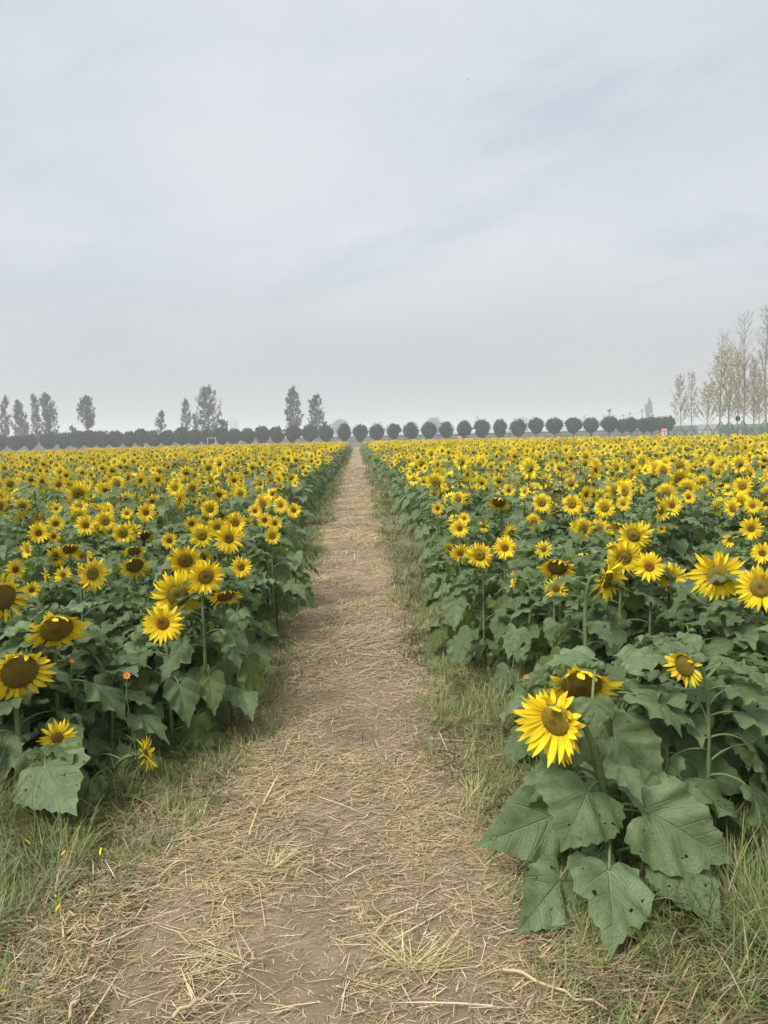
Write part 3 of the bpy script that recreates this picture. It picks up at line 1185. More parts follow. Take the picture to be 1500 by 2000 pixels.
bud = join([disc_dome(0.30, 0.22, 5, 16).mat(0), sepal_ring(77, 0.33, 9), sepal_ring(78, 0.24, 7).xf(trans((0, 0, 0.16)))])
BUD_ME = to_mesh('flower_bud', bud, [SEPAL])


# ------------------------------------------------------------------ the sunflowers one can point at
def hz(px):
    return VPY - SLOPE * (px - VPX)


def at_t(px, py, t):
    return CAM + t * ray(px, py)


GL, GR = 'sunflowers left of the path', 'sunflowers right of the path'
# px, py, diameter px, head height m, yaw, pitch, kind, variant, label
HEROES_L = [
    (38, 1312, 132, 0.58, 12, 24, 'droop', 0, 'huge heavy dark sunflower disc hanging at the left picture edge above the small low bloom'),
    (4, 1166, 98, 0.80, 18, 14, 'droop', 2, 'large dark faced sunflower cut by the left picture edge, above the hanging giant'),
    (110, 1228, 118, 0.71, 8, 38, 'droop', 1, 'wide drooping sunflower with dark disc and short top petals, left field front'),
    (112, 1441, 72, 0.29, 8, 12, 'young', 0, 'small low sunflower with narrow pointed petals over one big dark leaf'),
    (285, 1472, 72, 0.19, 76, 4, 'young', 1, 'little sunflower seen edge on, poking towards the path on a slanting stalk'),
    (318, 1218, 80, 0.65, -6, 6, 'open', 0, 'sunflower on a bare straight stalk in front of a larger olive disc'),
    (347, 1163, 100, 0.72, 4, 14, 'big', 0, 'big sunflower with olive disc right behind the straight stalked one'),
    (441, 1164, 66, 0.72, 14, 52, 'droop', 3, 'nodding sunflower with dark oval disc and few petals, right of the olive disc'),
    (181, 1121, 66, 0.80, 32, 8, 'shaggy', 1, 'shaggy yellow sunflower turned to the right with a leaf across it, left field'),
    (263, 1104, 62, 0.78, 10, 30, 'droop', 2, 'sunflower with drooping lower petals and a leaf across its disc, left field'),
    (62, 1152, 36, 0.68, 4, 10, 'young', 2, 'small sunflower between the large left edge disc and the shaggy bloom'),
    (402, 1127, 72, 0.84, 10, 18, 'big', 1, 'sunflower with olive disc overlapping the bloom above the big olive one'),
    (362, 1096, 70, 0.87, 0, 30, 'big', 2, 'sunflower with upswept top petals above the big olive faced bloom'),
    (471, 1108, 44, 0.74, 6, 6, 'open', 1, 'single upright sunflower alone near the path edge, left field'),
    (447, 1052, 60, 0.86, 4, 8, 'open', 2, 'broad sunflower in the tight clump of four near the left path edge'),
    (394, 1046, 48, 0.88, 0, 14, 'big', 3, 'left bloom of the tight clump near the left path edge'),
    (459, 1021, 44, 0.90, -2, 10, 'shaggy', 0, 'top bloom of the tight clump near the left path edge'),
    (424, 1030, 40, 0.88, 12, 12, 'open', 3, 'half hidden middle bloom of the tight clump near the left path edge'),
    (374, 1023, 32, 0.86, 8, 20, 'open', 0, 'narrow bloom leaning over the left of the tight clump'),
    (331, 1056, 34, 0.80, 8, 8, 'open', 1, 'medium sunflower standing alone left of the tight clump'),
    (167, 1026, 42, 0.88, 0, 6, 'open', 2, 'round faced sunflower, left one of the touching pair in the left field'),
    (205, 1018, 42, 0.90, 2, 8, 'big', 0, 'round faced sunflower, right one of the touching pair in the left field'),
    (197, 1041, 28, 0.80, 0, 12, 'open', 3, 'small sunflower tucked under the touching pair'),
    (240, 1042, 44, 0.84, 4, 12, 'big', 1, 'sunflower with a leaf below it, right of the touching pair'),
    (75, 1041, 42, 0.84, 0, 4, 'open', 0, 'round sunflower above the small ones in the outer left field'),
    (109, 1023, 36, 0.88, 2, 10, 'open', 1, 'sunflower between the touching pair and the outer left edge'),
    (105, 1048, 28, 0.80, 4, 8, 'young', 3, 'small sunflower just under its larger neighbour, outer left field'),
    (54, 1074, 36, 0.78, -58, 6, 'shaggy', 2, 'sunflower seen from its side facing left, outer left field'),
    (110, 1086, 44, 0.78, 22, 6, 'shaggy', 3, 'sunflower turned right beside the two leaning blooms, outer left field'),
    (136, 1072, 48, 0.84, 4, 42, 'droop', 0, 'leaning sunflower with lifted top petals behind the turned one'),
    (285, 1001, 38, 0.90, 0, 6, 'open', 2, 'round sunflower standing clear in the middle of the left field'),
    (410, 994, 36, 0.92, 2, 10, 'big', 2, 'tall oval sunflower with large disc behind the tight clump'),
    (548, 987, 32, 0.90, 0, 4, 'open', 3, 'round sunflower by the left path edge, paired with a leaf marked one'),
    (574, 997, 30, 0.88, 0, 10, 'open', 0, 'sunflower with a leaf over its disc at the left path edge'),
    (517, 1016, 32, 0.88, 10, 6, 'open', 1, 'upper bloom of the trio near the left path edge'),
    (537, 1022, 30, 0.86, 14, 6, 'open', 2, 'right bloom of the trio near the left path edge'),
    (532, 1047, 34, 0.80, 4, 8, 'shaggy', 2, 'lowest bloom of the trio near the left path edge'),
    (498, 998, 28, 0.90, 0, 4, 'open', 0, 'small round sunflower left of the path edge pair'),
    (262, 1076, 44, 0.84, 6, 36, 'droop', 3, 'tilted dark faced sunflower behind the bloom with drooping petals'),
]
HEROES_R = [
    (1085, 1408, 158, 0.615, -30, 22, 'flame', 0, 'largest front sunflower with flaming petals on the right, drooping to the path'),
    (1136, 1337, 150, 0.68, 8, 46, 'droop', 1, 'nodding sunflower half hidden by a leaf just behind the largest front bloom'),
    (1337, 1300, 84, 0.70, -36, 16, 'droop', 2, 'sunflower turned left with olive disc and ragged petals, right field front'),
    (1402, 1124, 104, 0.84, 0, 8, 'shaggy', 0, 'big ragged star shaped sunflower near the right picture edge'),
    (1486, 1148, 96, 0.82, -6, 10, 'big', 1, 'big sunflower cut by the right picture edge, beside the ragged star'),
    (1268, 1107, 62, 0.82, -8, 8, 'open', 0, 'neat round sunflower right of the nodding cluster, right field'),
    (1187, 1131, 96, 0.80, 62, 24, 'shaggy', 1, 'large sunflower seen from the side with curved green neck, facing right'),
    (1219, 1090, 70, 0.86, 4, 28, 'big', 2, 'olive faced sunflower with a small leaf across, behind the neat round one'),
    (1252, 1048, 62, 0.88, 128, 14, 'open', 1, 'sunflower seen from behind, its green back and stalk to the camera'),
    (1238, 1047, 62, 0.90, -10, 24, 'big', 3, 'sunflower hidden behind the one that turns its back'),
    (1089, 1108, 74, 0.80, -4, 40, 'droop', 0, 'sunflower crossed by two leaves, behind the curved green neck'),
    (1086, 1150, 50, 0.70, 6, 12, 'young', 1, 'low yellow sunflower right under the leaf crossed one'),
    (1137, 1086, 50, 0.82, 20, 62, 'droop', 3, 'hanging sunflower behind a heart shaped leaf, right field'),
    (986, 1070, 47, 0.80, -2, 4, 'open', 2, 'neat upright sunflower, right end of the row of four by the right path edge'),
    (937, 1085, 54, 0.76, -8, 20, 'big', 0, 'wide olive disc sunflower, third of four by the right path edge'),
    (899, 1081, 40, 0.72, 4, 22, 'open', 3, 'dark faced sunflower, second of four by the right path edge'),
    (879, 1071, 28, 0.74, -30, 30, 'shaggy', 3, 'small ragged sunflower, first of four by the right path edge'),
    (898, 1032, 38, 0.78, -6, 6, 'open', 0, 'sunflower just above the row of four by the right path edge'),
    (907, 1013, 26, 0.80, -20, 6, 'open', 1, 'small turned sunflower touching the one above the row of four'),
    (855, 993, 26, 0.78, 4, 10, 'open', 2, 'lone small sunflower at the right path edge above a tiny one'),
    (1062, 1073, 36, 0.76, 0, 6, 'young', 0, 'small bright sunflower alone amid leaves, right field'),
    (1005, 1132, 36, 0.66, -78, 4, 'shaggy', 2, 'small sunflower seen edge on facing the path, right field'),
    (1058, 982, 40, 0.90, 0, 8, 'big', 1, 'round olive sunflower, first of three in a row in the right field'),
    (1117, 985, 42, 0.90, -2, 6, 'big', 2, 'round olive sunflower, middle of three in a row in the right field'),
    (1181, 992, 42, 0.90, -2, 8, 'big', 3, 'round olive sunflower, last of three in a row in the right field'),
    (1217, 984, 30, 0.92, 4, 4, 'open', 3, 'smaller sunflower to the right of the row of three'),
    (1208, 1032, 46, 0.84, -28, 30, 'droop', 1, 'leaning dark faced sunflower left of the one turning its back'),
    (1312, 987, 42, 0.90, 0, 6, 'open', 0, 'round sunflower overlapping a side turned one, outer right field'),
    (1291, 998, 40, 0.88, 52, 10, 'shaggy', 3, 'side turned sunflower behind the round one, outer right field'),
    (1345, 971, 28, 0.94, -4, 4, 'open', 1, 'small sunflower standing clear, outer right field'),
    (1467, 1032, 46, 0.84, 4, 8, 'open', 2, 'lower bloom of the stacked cluster by the right picture edge'),
    (1470, 988, 34, 0.92, 0, 6, 'open', 3, 'right bloom of the stacked cluster by the right picture edge'),
    (1431, 993, 40, 0.88, -40, 8, 'big', 0, 'left turned bloom of the stacked cluster by the right picture edge'),
    (1448, 981, 40, 0.92, -8, 8, 'big', 1, 'middle bloom of the stacked cluster by the right picture edge'),
    (1450, 950, 38, 0.96, 0, 4, 'big', 2, 'top bloom of the stacked cluster by the right picture edge'),
    (1489, 1080, 44, 0.80, -10, 8, 'open', 0, 'sunflower above the one cut by the right picture edge'),
    (1292, 1033, 20, 0.72, 0, 4, 'young', 2, 'tiny low sunflower between the neat round one and the outer right pair'),
]
SECOND = {}
occ = []            # hero head centres that must stay in sight
plants_xy = []
hero_specs = []
for li, lst in enumerate((HEROES_L, HEROES_R)):
    for i, (px, py, dpx, H, yaw, pitch, kind, var, label) in enumerate(lst):
        P, t = at_height(px, py, H)
        D = dpx * t / FPX
        f = facing(P[:2] - CAM[:2], yaw, pitch - math.degrees(math.atan2(CAM[2] - H, np.hypot(*P[:2]))) * 0.8)
        b = P[:2] - f[:2] * min(0.10, 0.5 * D) + RNG.normal(0, 0.02, 2)
        if label.startswith('little sunflower seen edge on'):
            b = at_height(218, 1530, 0)[0][:2]
        if label.startswith('largest front'):
            b = at_height(1192, 1722, 0)[0][:2]
        if label.startswith('nodding sunflower half'):
            b = at_height(1228, 1660, 0)[0][:2]
        hero_specs.append((li, b, P, f, D, kind, var, label, t))
        occ.append((P, D))
        plants_xy.append(b)


def clearance(b, rad=0.32):
    """greatest height a plant standing at b may have without hiding a hero head behind it"""
    h = 9.0
    d0 = math.hypot(*b)
    for P, D in occ:
        dp = math.hypot(P[0], P[1])
        if d0 > dp - 0.05:
            continue
        u = P[:2] / dp
        along = b @ u
        side = abs(b[0] * u[1] - b[1] * u[0])
        if side < rad + D * 0.45 and along > 0.3:
            zr = CAM[2] + (P[2] - 0.40 * D - CAM[2]) * along / dp
            h = min(h, zr)
    return h


FRONT = 'largest front'
A_T = at_height(1192, 1722, 0)[1]
UPF = (0.0, -0.85, 0.50)
UPR = (0.0, -0.25, 1.0)
# attach px, tip px, width px, depth offsets, stem joint px, normal, old
LEAVES_A = [((1190, 1700), (1193, 1868), 158, -0.20, -0.42, (1192, 1650), UPF, 0),
            ((1090, 1722), (1003, 1828), 112, -0.16, -0.33, (1190, 1690), UPF, 0),
            ((1312, 1695), (1412, 1816), 118, -0.14, -0.33, (1195, 1672), UPF, 0),
            ((1270, 1590), (1427, 1684), 172, -0.12, -0.14, (1190, 1590), UPF, 0),
            ((1072, 1598), (928, 1652), 125, 0.02, 0.0, (1188, 1662), UPF, 0),
            ((1147, 1548), (1096, 1660), 180, -0.10, -0.18, (1186, 1540), UPF, 0),
            ((1112, 1480), (993, 1456), 92, 0.06, 0.06, (1178, 1520), UPR, 0),
            ((1115, 1505), (1008, 1552), 95, 0.12, 0.12, (1182, 1540), UPR, 0),
            ((1258, 1788), (1272, 1896), 108, -0.25, -0.47, (1196, 1700), UPF, 1)]
LEAVES_A += [((1140, 1640), (1100, 1700), 78, 0.10, 0.08, (1186, 1650), UPF, 0),
             ((1262, 1520), (1320, 1580), 80, 0.06, 0.05, (1190, 1545), UPF, 0),
             ((1150, 1455), (1120, 1500), 56, -0.02, -0.05, (1176, 1480), UPR, 0)]
LEAVES_B = [((1328, 1477), (1457, 1546), 118, 0.02, 0.0, (1226, 1520), UPF, 0),
            ((1200, 1440), (1297, 1530), 138, -0.18, -0.22, (1218, 1420), UPF, 0),
            ((1262, 1363), (1356, 1422), 96, -0.05, -0.08, (1218, 1395), UPR, 0),
            ((1157, 1368), (1166, 1424), 88, -0.42, -0.44, (1170, 1345), UPF, 0),
            ((1155, 1287), (1064, 1299), 80, -0.02, -0.05, (1196, 1340), UPR, 0),
            ((1222, 1290), (1322, 1292), 84, 0.0, 0.0, (1206, 1350), UPR, 0),
            ((1180, 1330), (1222, 1300), 60, -0.10, -0.06, (1205, 1350), UPR, 0),
            ((1245, 1430), (1338, 1462), 92, 0.06, 0.04, (1220, 1450), UPR, 0)]
LOW_T = at_height(100, 1590, 0)[1]
LEAVES_LOW = [((88, 1498), (152, 1592), 148, -0.12, -0.30, (92, 1470), UPF, 0),
              ((70, 1470), (28, 1475), 40, 0.0, 0.0, (90, 1480), UPR, 0)]
GIANT_T = None


def mk_explicit(spec, T, off=0.0):
    out = []
    for (A, Tp, W, da, dt, S, nrm, old) in spec:
        a = at_t(A[0], A[1], T + da)
        b = at_t(Tp[0], Tp[1], T + dt)
        s_ = at_t(S[0], S[1], T)
        out.append((s_, a, b, W * (T + 0.5 * (da + dt)) / FPX, nrm, bool(old)))
    return out


for i, (li, b, P, f, D, kind, var, label, t) in enumerate(hero_specs):
    base = np.array([b[0], b[1], float(ground_z(b[0], b[1])) - 0.01])
    ex, nl, ls, t0, t1 = (), 15, 0.19, 0.10, 0.78
    if t < 3.6:
        nl, ls = 16, 0.215
    if label.startswith(FRONT):
        ex, nl, ls, t0, t1 = mk_explicit(LEAVES_A, A_T), 7, 0.15, 0.12, 0.78
    elif label.startswith('nodding sunflower half'):
        ex, nl = mk_explicit(LEAVES_B, at_height(1228, 1660, 0)[1]), 8
        t0, t1, ls = 0.15, 0.62, 0.23
    elif label.startswith('small low sunflower'):
        ex, nl, ls, t0, t1 = mk_explicit(LEAVES_LOW, t + 0.02), 4, 0.16, 0.3, 0.7
    elif label.startswith('little sunflower seen'):
        nl, ls, t0, t1 = 4, 0.18, 0.15, 0.5
    elif label.startswith('sunflower on a bare'):
        nl, ls, t0, t1 = 8, 0.20, 0.08, 0.48
    elif H < 0.6:
        nl = 6
    heads = [(P, f, D, kind, var)]
    build_plant(base, heads, nl, ls, 500 + i, label, (GL, GR)[li], ex, t0, t1)

# ------------------------------------------------------------------ candidates for all the other plants
EDGE_L, EDGE_R = -1.02, 0.84


def far_edge(x, y):
    """depth of the field along each bearing"""
    a = x / np.maximum(y, 0.1)
    return np.where(a < 0, 100 - 40 * sstep(0.1, 0.55, -a), 100 - 45 * sstep(0.08, 0.5, a))


SP = 0.36
xs, ys_ = np.arange(-62, 60, SP), np.arange(1.0, 102, SP)
CXg, CYg = np.meshgrid(xs, ys_)
cx = CXg.ravel() + RNG.uniform(-0.19, 0.19, CXg.size)
cyy = CYg.ravel() + RNG.uniform(-0.19, 0.19, CXg.size)
wob = 0.16 * (noise2(cyy * 0.7, cyy * 0 + 3.3, 71, 2) - 0.5)
okL = (cx < EDGE_L + wob - 0.5 * np.maximum(0, 3.7 - cyy)) & (cyy > 2.95)
okR = (cx > EDGE_R + wob + 0.02 + 0.35 * np.maximum(0, 3.4 - cyy)) & (cyy > 2.75)
wedge = np.abs(cx) < 3.2 + 0.66 * cyy
keep = (okL | okR) & wedge & (cyy < far_edge(cx, cyy))
keep &= ~((np.abs(cyy - 4.55) < 0.22) & (np.abs(cx - 1.95) < 0.28))       # a gap in the stand
cx, cyy = cx[keep], cyy[keep]
order = np.argsort(np.hypot(cx, cyy))
cx, cyy = cx[order], cyy[order]
HXY = np.array(plants_xy)
extra_x = np.concatenate([RNG.uniform(-2.6, -1.05, 26), RNG.uniform(1.15, 2.3, 18)])
extra_y = np.concatenate([RNG.uniform(3.25, 4.6, 26), RNG.uniform(2.75, 4.2, 18)])
exk = np.where(extra_x < 0, extra_x < EDGE_L - 0.5 * np.maximum(0, 3.8 - extra_y), extra_x > EDGE_R + 0.1 + 0.35 * np.maximum(0, 3.4 - extra_y))
cx, cyy = np.concatenate([extra_x[exk], cx]), np.concatenate([extra_y[exk], cyy])
order = np.argsort(np.hypot(cx, cyy))
cx, cyy = cx[order], cyy[order]
near = np.min(np.hypot(cx[:, None] - HXY[None, :, 0], cyy[:, None] - HXY[None, :, 1]), axis=1)
keep = near > 0.17
cx, cyy = cx[keep], cyy[keep]

# ------------------------------------------------------------------ patterns to copy from
KINDS = ['open', 'big', 'open', 'open', 'droop', 'open', 'shaggy', 'big', 'open', 'young', 'open', 'open', 'big', 'open', 'big', 'open', 'young', 'shaggy', 'open', 'big']


def proto_spec(i, rng):
    H = rng.uniform(0.68, 0.94)
    k = KINDS[i % len(KINDS)]
    D = {'open': 0.175, 'big': 0.200, 'droop': 0.19, 'young': 0.125, 'shaggy': 0.18}[k] * rng.uniform(0.80, 1.18)
    yaw, pitch = rng.normal(0, 16), {'droop': 26, 'big': 8}.get(k, 2) + rng.normal(0, 8)
    if i in (5, 11, 17):
        yaw = (70, -75, 150)[(5, 11, 17).index(i)]
    f = facing(np.array([0.0, 1.0]), yaw, pitch)
    return H, k, D, f


def leafy(i):
    return i >= len(KINDS)


PROTO, PROTO_LO = [], []
PHR = {'open': 'round faced', 'big': 'olive centred', 'droop': 'nodding dark faced', 'young': 'small flowered', 'shaggy': 'ragged petalled'}
MATS_LO = [STEM, LEAF, PETAL, DISC, DISC_OLIVE, DISC_DARK, SEPAL]
for i in range(len(KINDS) + 4):
    rng = np.random.default_rng(900 + i)
    if leafy(i):
        H = rng.uniform(0.50, 0.64)
        root = build_plant((0, 0, 0), [], 18, 0.215, 900 + i, None, None, (), 0.14, 0.97, leaf_h=H)
        PROTO.append((root, H + 0.06, 'leafy', None))
        c = bezier((0, 0, 0), (0, 0, H * .4), (0, 0, H * .75), (0, 0, H), 8)
        ds = [tube(c, 0.009, 4, False)]
        for M, v, old in leaf_layout(c, 15, 0.215, rng, 0.14, 0.97):
            ds.append(LEAF_LO[v].xf(M))
        PROTO_LO.append(join(ds))
        continue
    H, k, D, f = proto_spec(i, rng)
    P = np.array([f[0] * 0.07, f[1] * 0.07, H])
    root = build_plant((0, 0, 0), [(P, f, D, k, i % 4)], 16, 0.195, 900 + i, None, None, (), 0.10, 0.80)
    PROTO.append((root, H + 0.45 * D, k, f))
    c = stem_curve((0, 0, 0), P, f, D, 8)
    ds = [tube(c, np.linspace(0.011, 0.007, 8), 4, False)]
    for M, v, old in leaf_layout(c, 15, 0.195, rng, 0.10, 0.80):
        ds.append(LEAF_LO[v].xf(M))
    dd, pp, dm = HEAD_LO[k, i % 4]
    FM = frame_from(f, (0, 0, 1), P, D * 1.14)
    ds.append(dd.mat(0).xf(FM))
    ds[-1].M = np.where(dd.M == 0, 3 + (dm if not (k == 'open' and i % 4 == 3) else 1), 6)
    ds.append(pp.mat(2).xf(FM))
    PROTO_LO.append(join(ds))

N_IND = 300 - len(hero_specs)
made = 0
kids = children_map()
stuff_P, stuff_i, stuff_r, stuff_s = [], [], [], []
used = set()
for x, y in zip(cx, cyy):
    b = np.array([x, y])
    px, py, z = project((x, y, 0.7))
    inview = z > 0 and -60 < px < 1560
    d = math.hypot(x, y)
    lim = clearance(b) if d < 9 else 9.0
    edge = min(abs(x - EDGE_L), abs(x - EDGE_R)) < 0.25
    if d < 4.3:
        i = int(RNG.integers(len(KINDS), len(PROTO)))
    else:
        i = int(RNG.integers(0, len(PROTO)))
        if RNG.uniform() < (0.22 if d < 9 else 0.06):
            i = int(RNG.integers(len(KINDS), len(PROTO)))
        if d > 14 and PROTO[i][2] == 'droop':
            i = int(RNG.integers(0, 4))
        if lim < PROTO[i][1] * 0.86:
            i = int(RNG.integers(len(KINDS), len(PROTO)))
    root, top, k, f = PROTO[i]
    sc = RNG.uniform(0.84, 1.16)
    if lim < top * sc:
        sc = lim / top
        if sc < 0.45:
            continue
    rz = RNG.normal(0, 0.30) - math.atan2(x, y) * 0.9 if k != 'leafy' else RNG.uniform(0, 6.28)
    if inview and made < N_IND:
        side = x < 0
        if k == 'leafy':
            ph = 'leafy sunflower without an open flower'
        else:
            ph = {5: 'side turned', 11: 'side turned', 17: 'away turned'}.get(i, PHR[k]) + ' sunflower'
        where = ('along the %s path edge' if edge else 'amid the %s field') % ('left' if side else 'right')
        band = 'close to the front rows' if d < 5.2 else ('behind the front rows' if d < 8 else 'well behind the front rows')
        gz = float(ground_z(x, y)) - 0.01
        if i not in used:
            used.add(i)
            o = root
        else:
            o = copy_tree(root, kids)
        o.location = (x, y, gz)
        o.rotation_euler = (0, 0, rz)
        o.scale = (sc, sc, sc)
        tag(o, '%s %s, %s' % (ph, where, band), 'sunflower', (GL if side else GR))
        made += 1
    else:
        stuff_P.append((x, y, float(ground_z(x, y)) - 0.01))
        stuff_i.append(i)
        stuff_r.append(rz)
        stuff_s.append(sc)
for i, pr in enumerate(PROTO):
    if i not in used:
        for c in list(pr[0].children_recursive):
            bpy.data.objects.remove(c)
        bpy.data.objects.remove(pr[0])
print('individual sunflowers', made + len(hero_specs), 'massed', len(stuff_P))

# the rest of the field as one mass
forms = bpy.data.collections.new('sunflower_forms')
for i, d in enumerate(PROTO_LO):
    fo = bpy.data.objects.new('form_%02d' % i, to_mesh('sunflower_form', d, MATS_LO))
    forms.objects.link(fo)
me = bpy.data.meshes.new('sunflower_field')
n = len(stuff_P)
me.vertices.add(n)
me.vertices.foreach_set('co', np.array(stuff_P, np.float32).ravel())
for nm, ty, arr in (('form', 'INT', np.array(stuff_i, np.int32)), ('turn', 'FLOAT', np.array(stuff_r, np.float32)), ('size', 'FLOAT', np.array(stuff_s, np.float32))):
    me.attributes.new(nm, ty, 'POINT').data.foreach_set('value', arr)
field = obj('sunflower_field', me)
tag(field, 'dense mass of yellow sunflowers stretching away on both sides to the trees', 'sunflower field', kind='stuff')
ng = bpy.data.node_groups.new('field_planting', 'GeometryNodeTree')
ng.interface.new_socket('Geometry', in_out='INPUT', socket_type='NodeSocketGeometry')
ng.interface.new_socket('Geometry', in_out='OUTPUT', socket_type='NodeSocketGeometry')
N, Lk = ng.nodes, ng.links
gi, gout = N.new('NodeGroupInput'), N.new('NodeGroupOutput')
ci = N.new('GeometryNodeCollectionInfo')
ci.inputs['Collection'].default_value = forms
ci.inputs['Separate Children'].default_value = True
ci.inputs['Reset Children'].default_value = True
iop = N.new('GeometryNodeInstanceOnPoints')
iop.inputs['Pick Instance'].default_value = True


def nattr(nm, ty):
    a = N.new('GeometryNodeInputNamedAttribute')
    a.data_type = ty
    a.inputs['Name'].default_value = nm
    return [o for o in a.outputs if o.enabled and o.name == 'Attribute'][0]


cv = N.new('ShaderNodeCombineXYZ')
Lk.new(nattr('turn', 'FLOAT'), cv.inputs[2])
e2r = N.new('FunctionNodeEulerToRotation')
Lk.new(cv.outputs[0], e2r.inputs[0])
Lk.new(gi.outputs[0], iop.inputs['Points'])
Lk.new(ci.outputs[0], iop.inputs['Instance'])
Lk.new(nattr('form', 'INT'), iop.inputs['Instance Index'])
Lk.new(e2r.outputs[0], iop.inputs['Rotation'])
Lk.new(nattr('size', 'FLOAT'), iop.inputs['Scale'])
Lk.new(iop.outputs[0], gout.inputs[0])
field.modifiers.new('planting', 'NODES').node_group = ng

# ------------------------------------------------------------------ small things on the ground
ORANGE = plain('orange_petal', (0.50, 0.125, 0.010), 0.5, 0.2, 8)
HERB = plain('herb_green', (0.075, 0.115, 0.035), 0.6, 0.3, 20)


def cosmos(px, py, H, label, D=0.045):
    P, t = at_height(px, py, H)
    base = np.array([P[0] + 0.02, P[1] + 0.03, float(ground_z(P[0], P[1]))])
    rng = np.random.default_rng(int(px))
    r = empty('cosmos_plant', base, label, 'flower', 'orange cosmos among the sunflowers')
    c = bezier(base, base + (0.01, 0, H * .4), P - (0.02, 0, H * .3), P, 10) - base
    ds = [tube(c, np.linspace(0.004, 0.002, 10), 5)]
    for k in range(26):
        q = c[int(rng.integers(2, 9))]
        a = rng.uniform(0, 6.28)
        e = q + np.array([math.cos(a), math.sin(a), 0.8]) * rng.uniform(0.03, 0.07)
        ds.append(tube(np.array([q, (q + e) / 2 + (0, 0, 0.008), e]), [0.0018, 0.0014, 0.0005], 3))
    obj('stem', to_mesh('stem', join(ds), HERB), r)
    f = facing(P[:2], rng.uniform(-30, 30), -35)
    ds = []
    for k in range(8):
        b_ = blade(int(px) + k, 0.5, W=0.75, n=7, rings=(0.6, 1.0), beta=0.35, bend=-0.5, teeth=False, edge=0.3, fold=0.1, ripple=0.02)
        b_ = b_.xf(rotz(k * math.pi / 4 + rng.normal(0, .1)))
        ds.append(MD(b_.V, b_.F, 0, b_.UV))
    h = obj('flower_head', to_mesh('flower_head', join(ds), ORANGE), r, mat=frame_from(f, (0, 0, 1), P - base, D * 1.2))
    obj('flower_centre', to_mesh('flower_centre', disc_dome(0.14, 0.07, 3, 10), DISC), h)


cosmos(248, 1320, 0.56, 'orange cosmos flower on a thin stalk left of the straight stalked sunflower', 0.032)
cosmos(140, 1291, 0.56, 'orange cosmos speck showing over the leaves at the far left', 0.022)
cosmos(1028, 1322, 0.52, 'dull orange cosmos low between leaves left of the largest bloom', 0.020)

PETAL_ONE = []
for k in range(3):
    d = petal_ring(300 + k, 0.06, 'young', 3, 5, 2)
    m = len(d.V) // 3
    sel = (d.F < m).all(1)
    V = d.V[:m] - d.V[:m].mean(0)
    PETAL_ONE.append(to_mesh('fallen_petal', MD(V, d.F[sel], 0, d.UV[:m]), PETAL))
for k, (px, py, lab) in enumerate([(55, 1645, 'yellow petal caught upright in the grass at the left edge'), (123, 1666, 'yellow petal lying flat in the green grass on the left'),
                                   (196, 1665, 'yellow petal standing in the grass, right of the flat one'), (108, 1749, 'upper yellow petal caught on a grass stem low on the left'),
                                   (112, 1773, 'lower yellow petal caught on a grass stem low on the left'), (988, 1815, 'yellow petal beside the lowest leaf of the largest plant'),
                                   (10, 1935, 'yellow petal in the grass in the bottom left corner')]):
    P, t = at_height(px, py, 0.06)
    o = obj('fallen_petal', PETAL_ONE[k % 3], None, P)
    o.rotation_euler = (random.uniform(-.8, .8), random.uniform(0.2, .9), random.uniform(0, 6))
    o.scale = (0.06, 0.085, 0.06)
    tag(o, lab, 'petal', 'fallen sunflower petals')


def tuft(px, py, n, length, lab, cpal, sweep, seed):
    P0, t = at_height(px, py, 0)
    rng = np.random.default_rng(seed)
    P = np.zeros((n, 3))
    P[:, :2] = rng.normal(0, 0.02, (n, 2))
    hd = rng.normal(sweep, 0.55, n)
    flip = rng.uniform(0, 1, n) < 0.3
    hd = np.where(flip, hd + np.pi * 0.8, hd)
    d = blades(P, hd, rng.uniform(0.4, 1, n) * length, rng.normal(1.28, 0.16, n), rng.normal(0.22, 0.2, n), rng.uniform(0.0016, 0.0034, n), cols(cpal, n), 3)
    o = obj('grass_tuft', to_mesh('grass_tuft', d, STRAW, True, True), None, (P0[0], P0[1], float(ground_z(P0[0], P0[1]))))
    tag(o, lab, 'grass tuft')


PALE = np.array([[0.48, 0.40, 0.20], [0.42, 0.36, 0.18], [0.30, 0.30, 0.10]])
tuft(815, 1890, 80, 0.22, 'pale torn out grass tuft lying on the path near the bottom', PALE, 0.5, 1)
tuft(922, 1556, 60, 0.22, 'pale dry grass tuft beside the largest sunflower plant', PALE, 1.1, 2)
tuft(520, 1700, 45, 0.20, 'fan of bleached straw left of the path middle', PALE[:2], 0.6, 3)
tuft(480, 1880, 45, 0.22, 'brown straw wisp at the left of the bare soil patch', PALE[:2], 2.9, 4)


def stalk(p, q, r, lab):
    A, B = at_height(*p, 0.025)[0], at_height(*q, 0.02)[0]
    rng = np.random.default_rng(int(p[0]))
    t = np.linspace(0, 1, 9)[:, None]
    pts = A + (B - A) * t + rng.normal(0, 0.006, (9, 3)) + np.array([0, 0, 0.012]) * np.sin(t * np.pi)
    d = [tube(pts - A, np.linspace(r, r * 0.6, 9), 6)]
    for k in (3, 6):
        e = pts[k] - A
        d.append(tube(np.array([e, e + rng.normal(0, 0.03, 3) * (1, 1, 0.3)]), [r * .5, r * .2], 4))
    o = obj('dry_stalk', to_mesh('dry_stalk', join(d), DRYST), None, A)
    tag(o, lab, 'stalk', 'dry stalks lying on the ground')


DRYST = plain('dry_stalk', (0.40, 0.31, 0.18), 0.7, 0.25, 20)
stalk((985, 1893), (1175, 1972), 0.005, 'long pale stalk lying in the grass below the largest sunflower plant')
stalk((330, 1995), (425, 1938), 0.006, 'bent pale stalk lying at the bottom left of the path')
stalk((135, 1988), (165, 1930), 0.005, 'brown stalk half buried in grass near the bottom left corner')

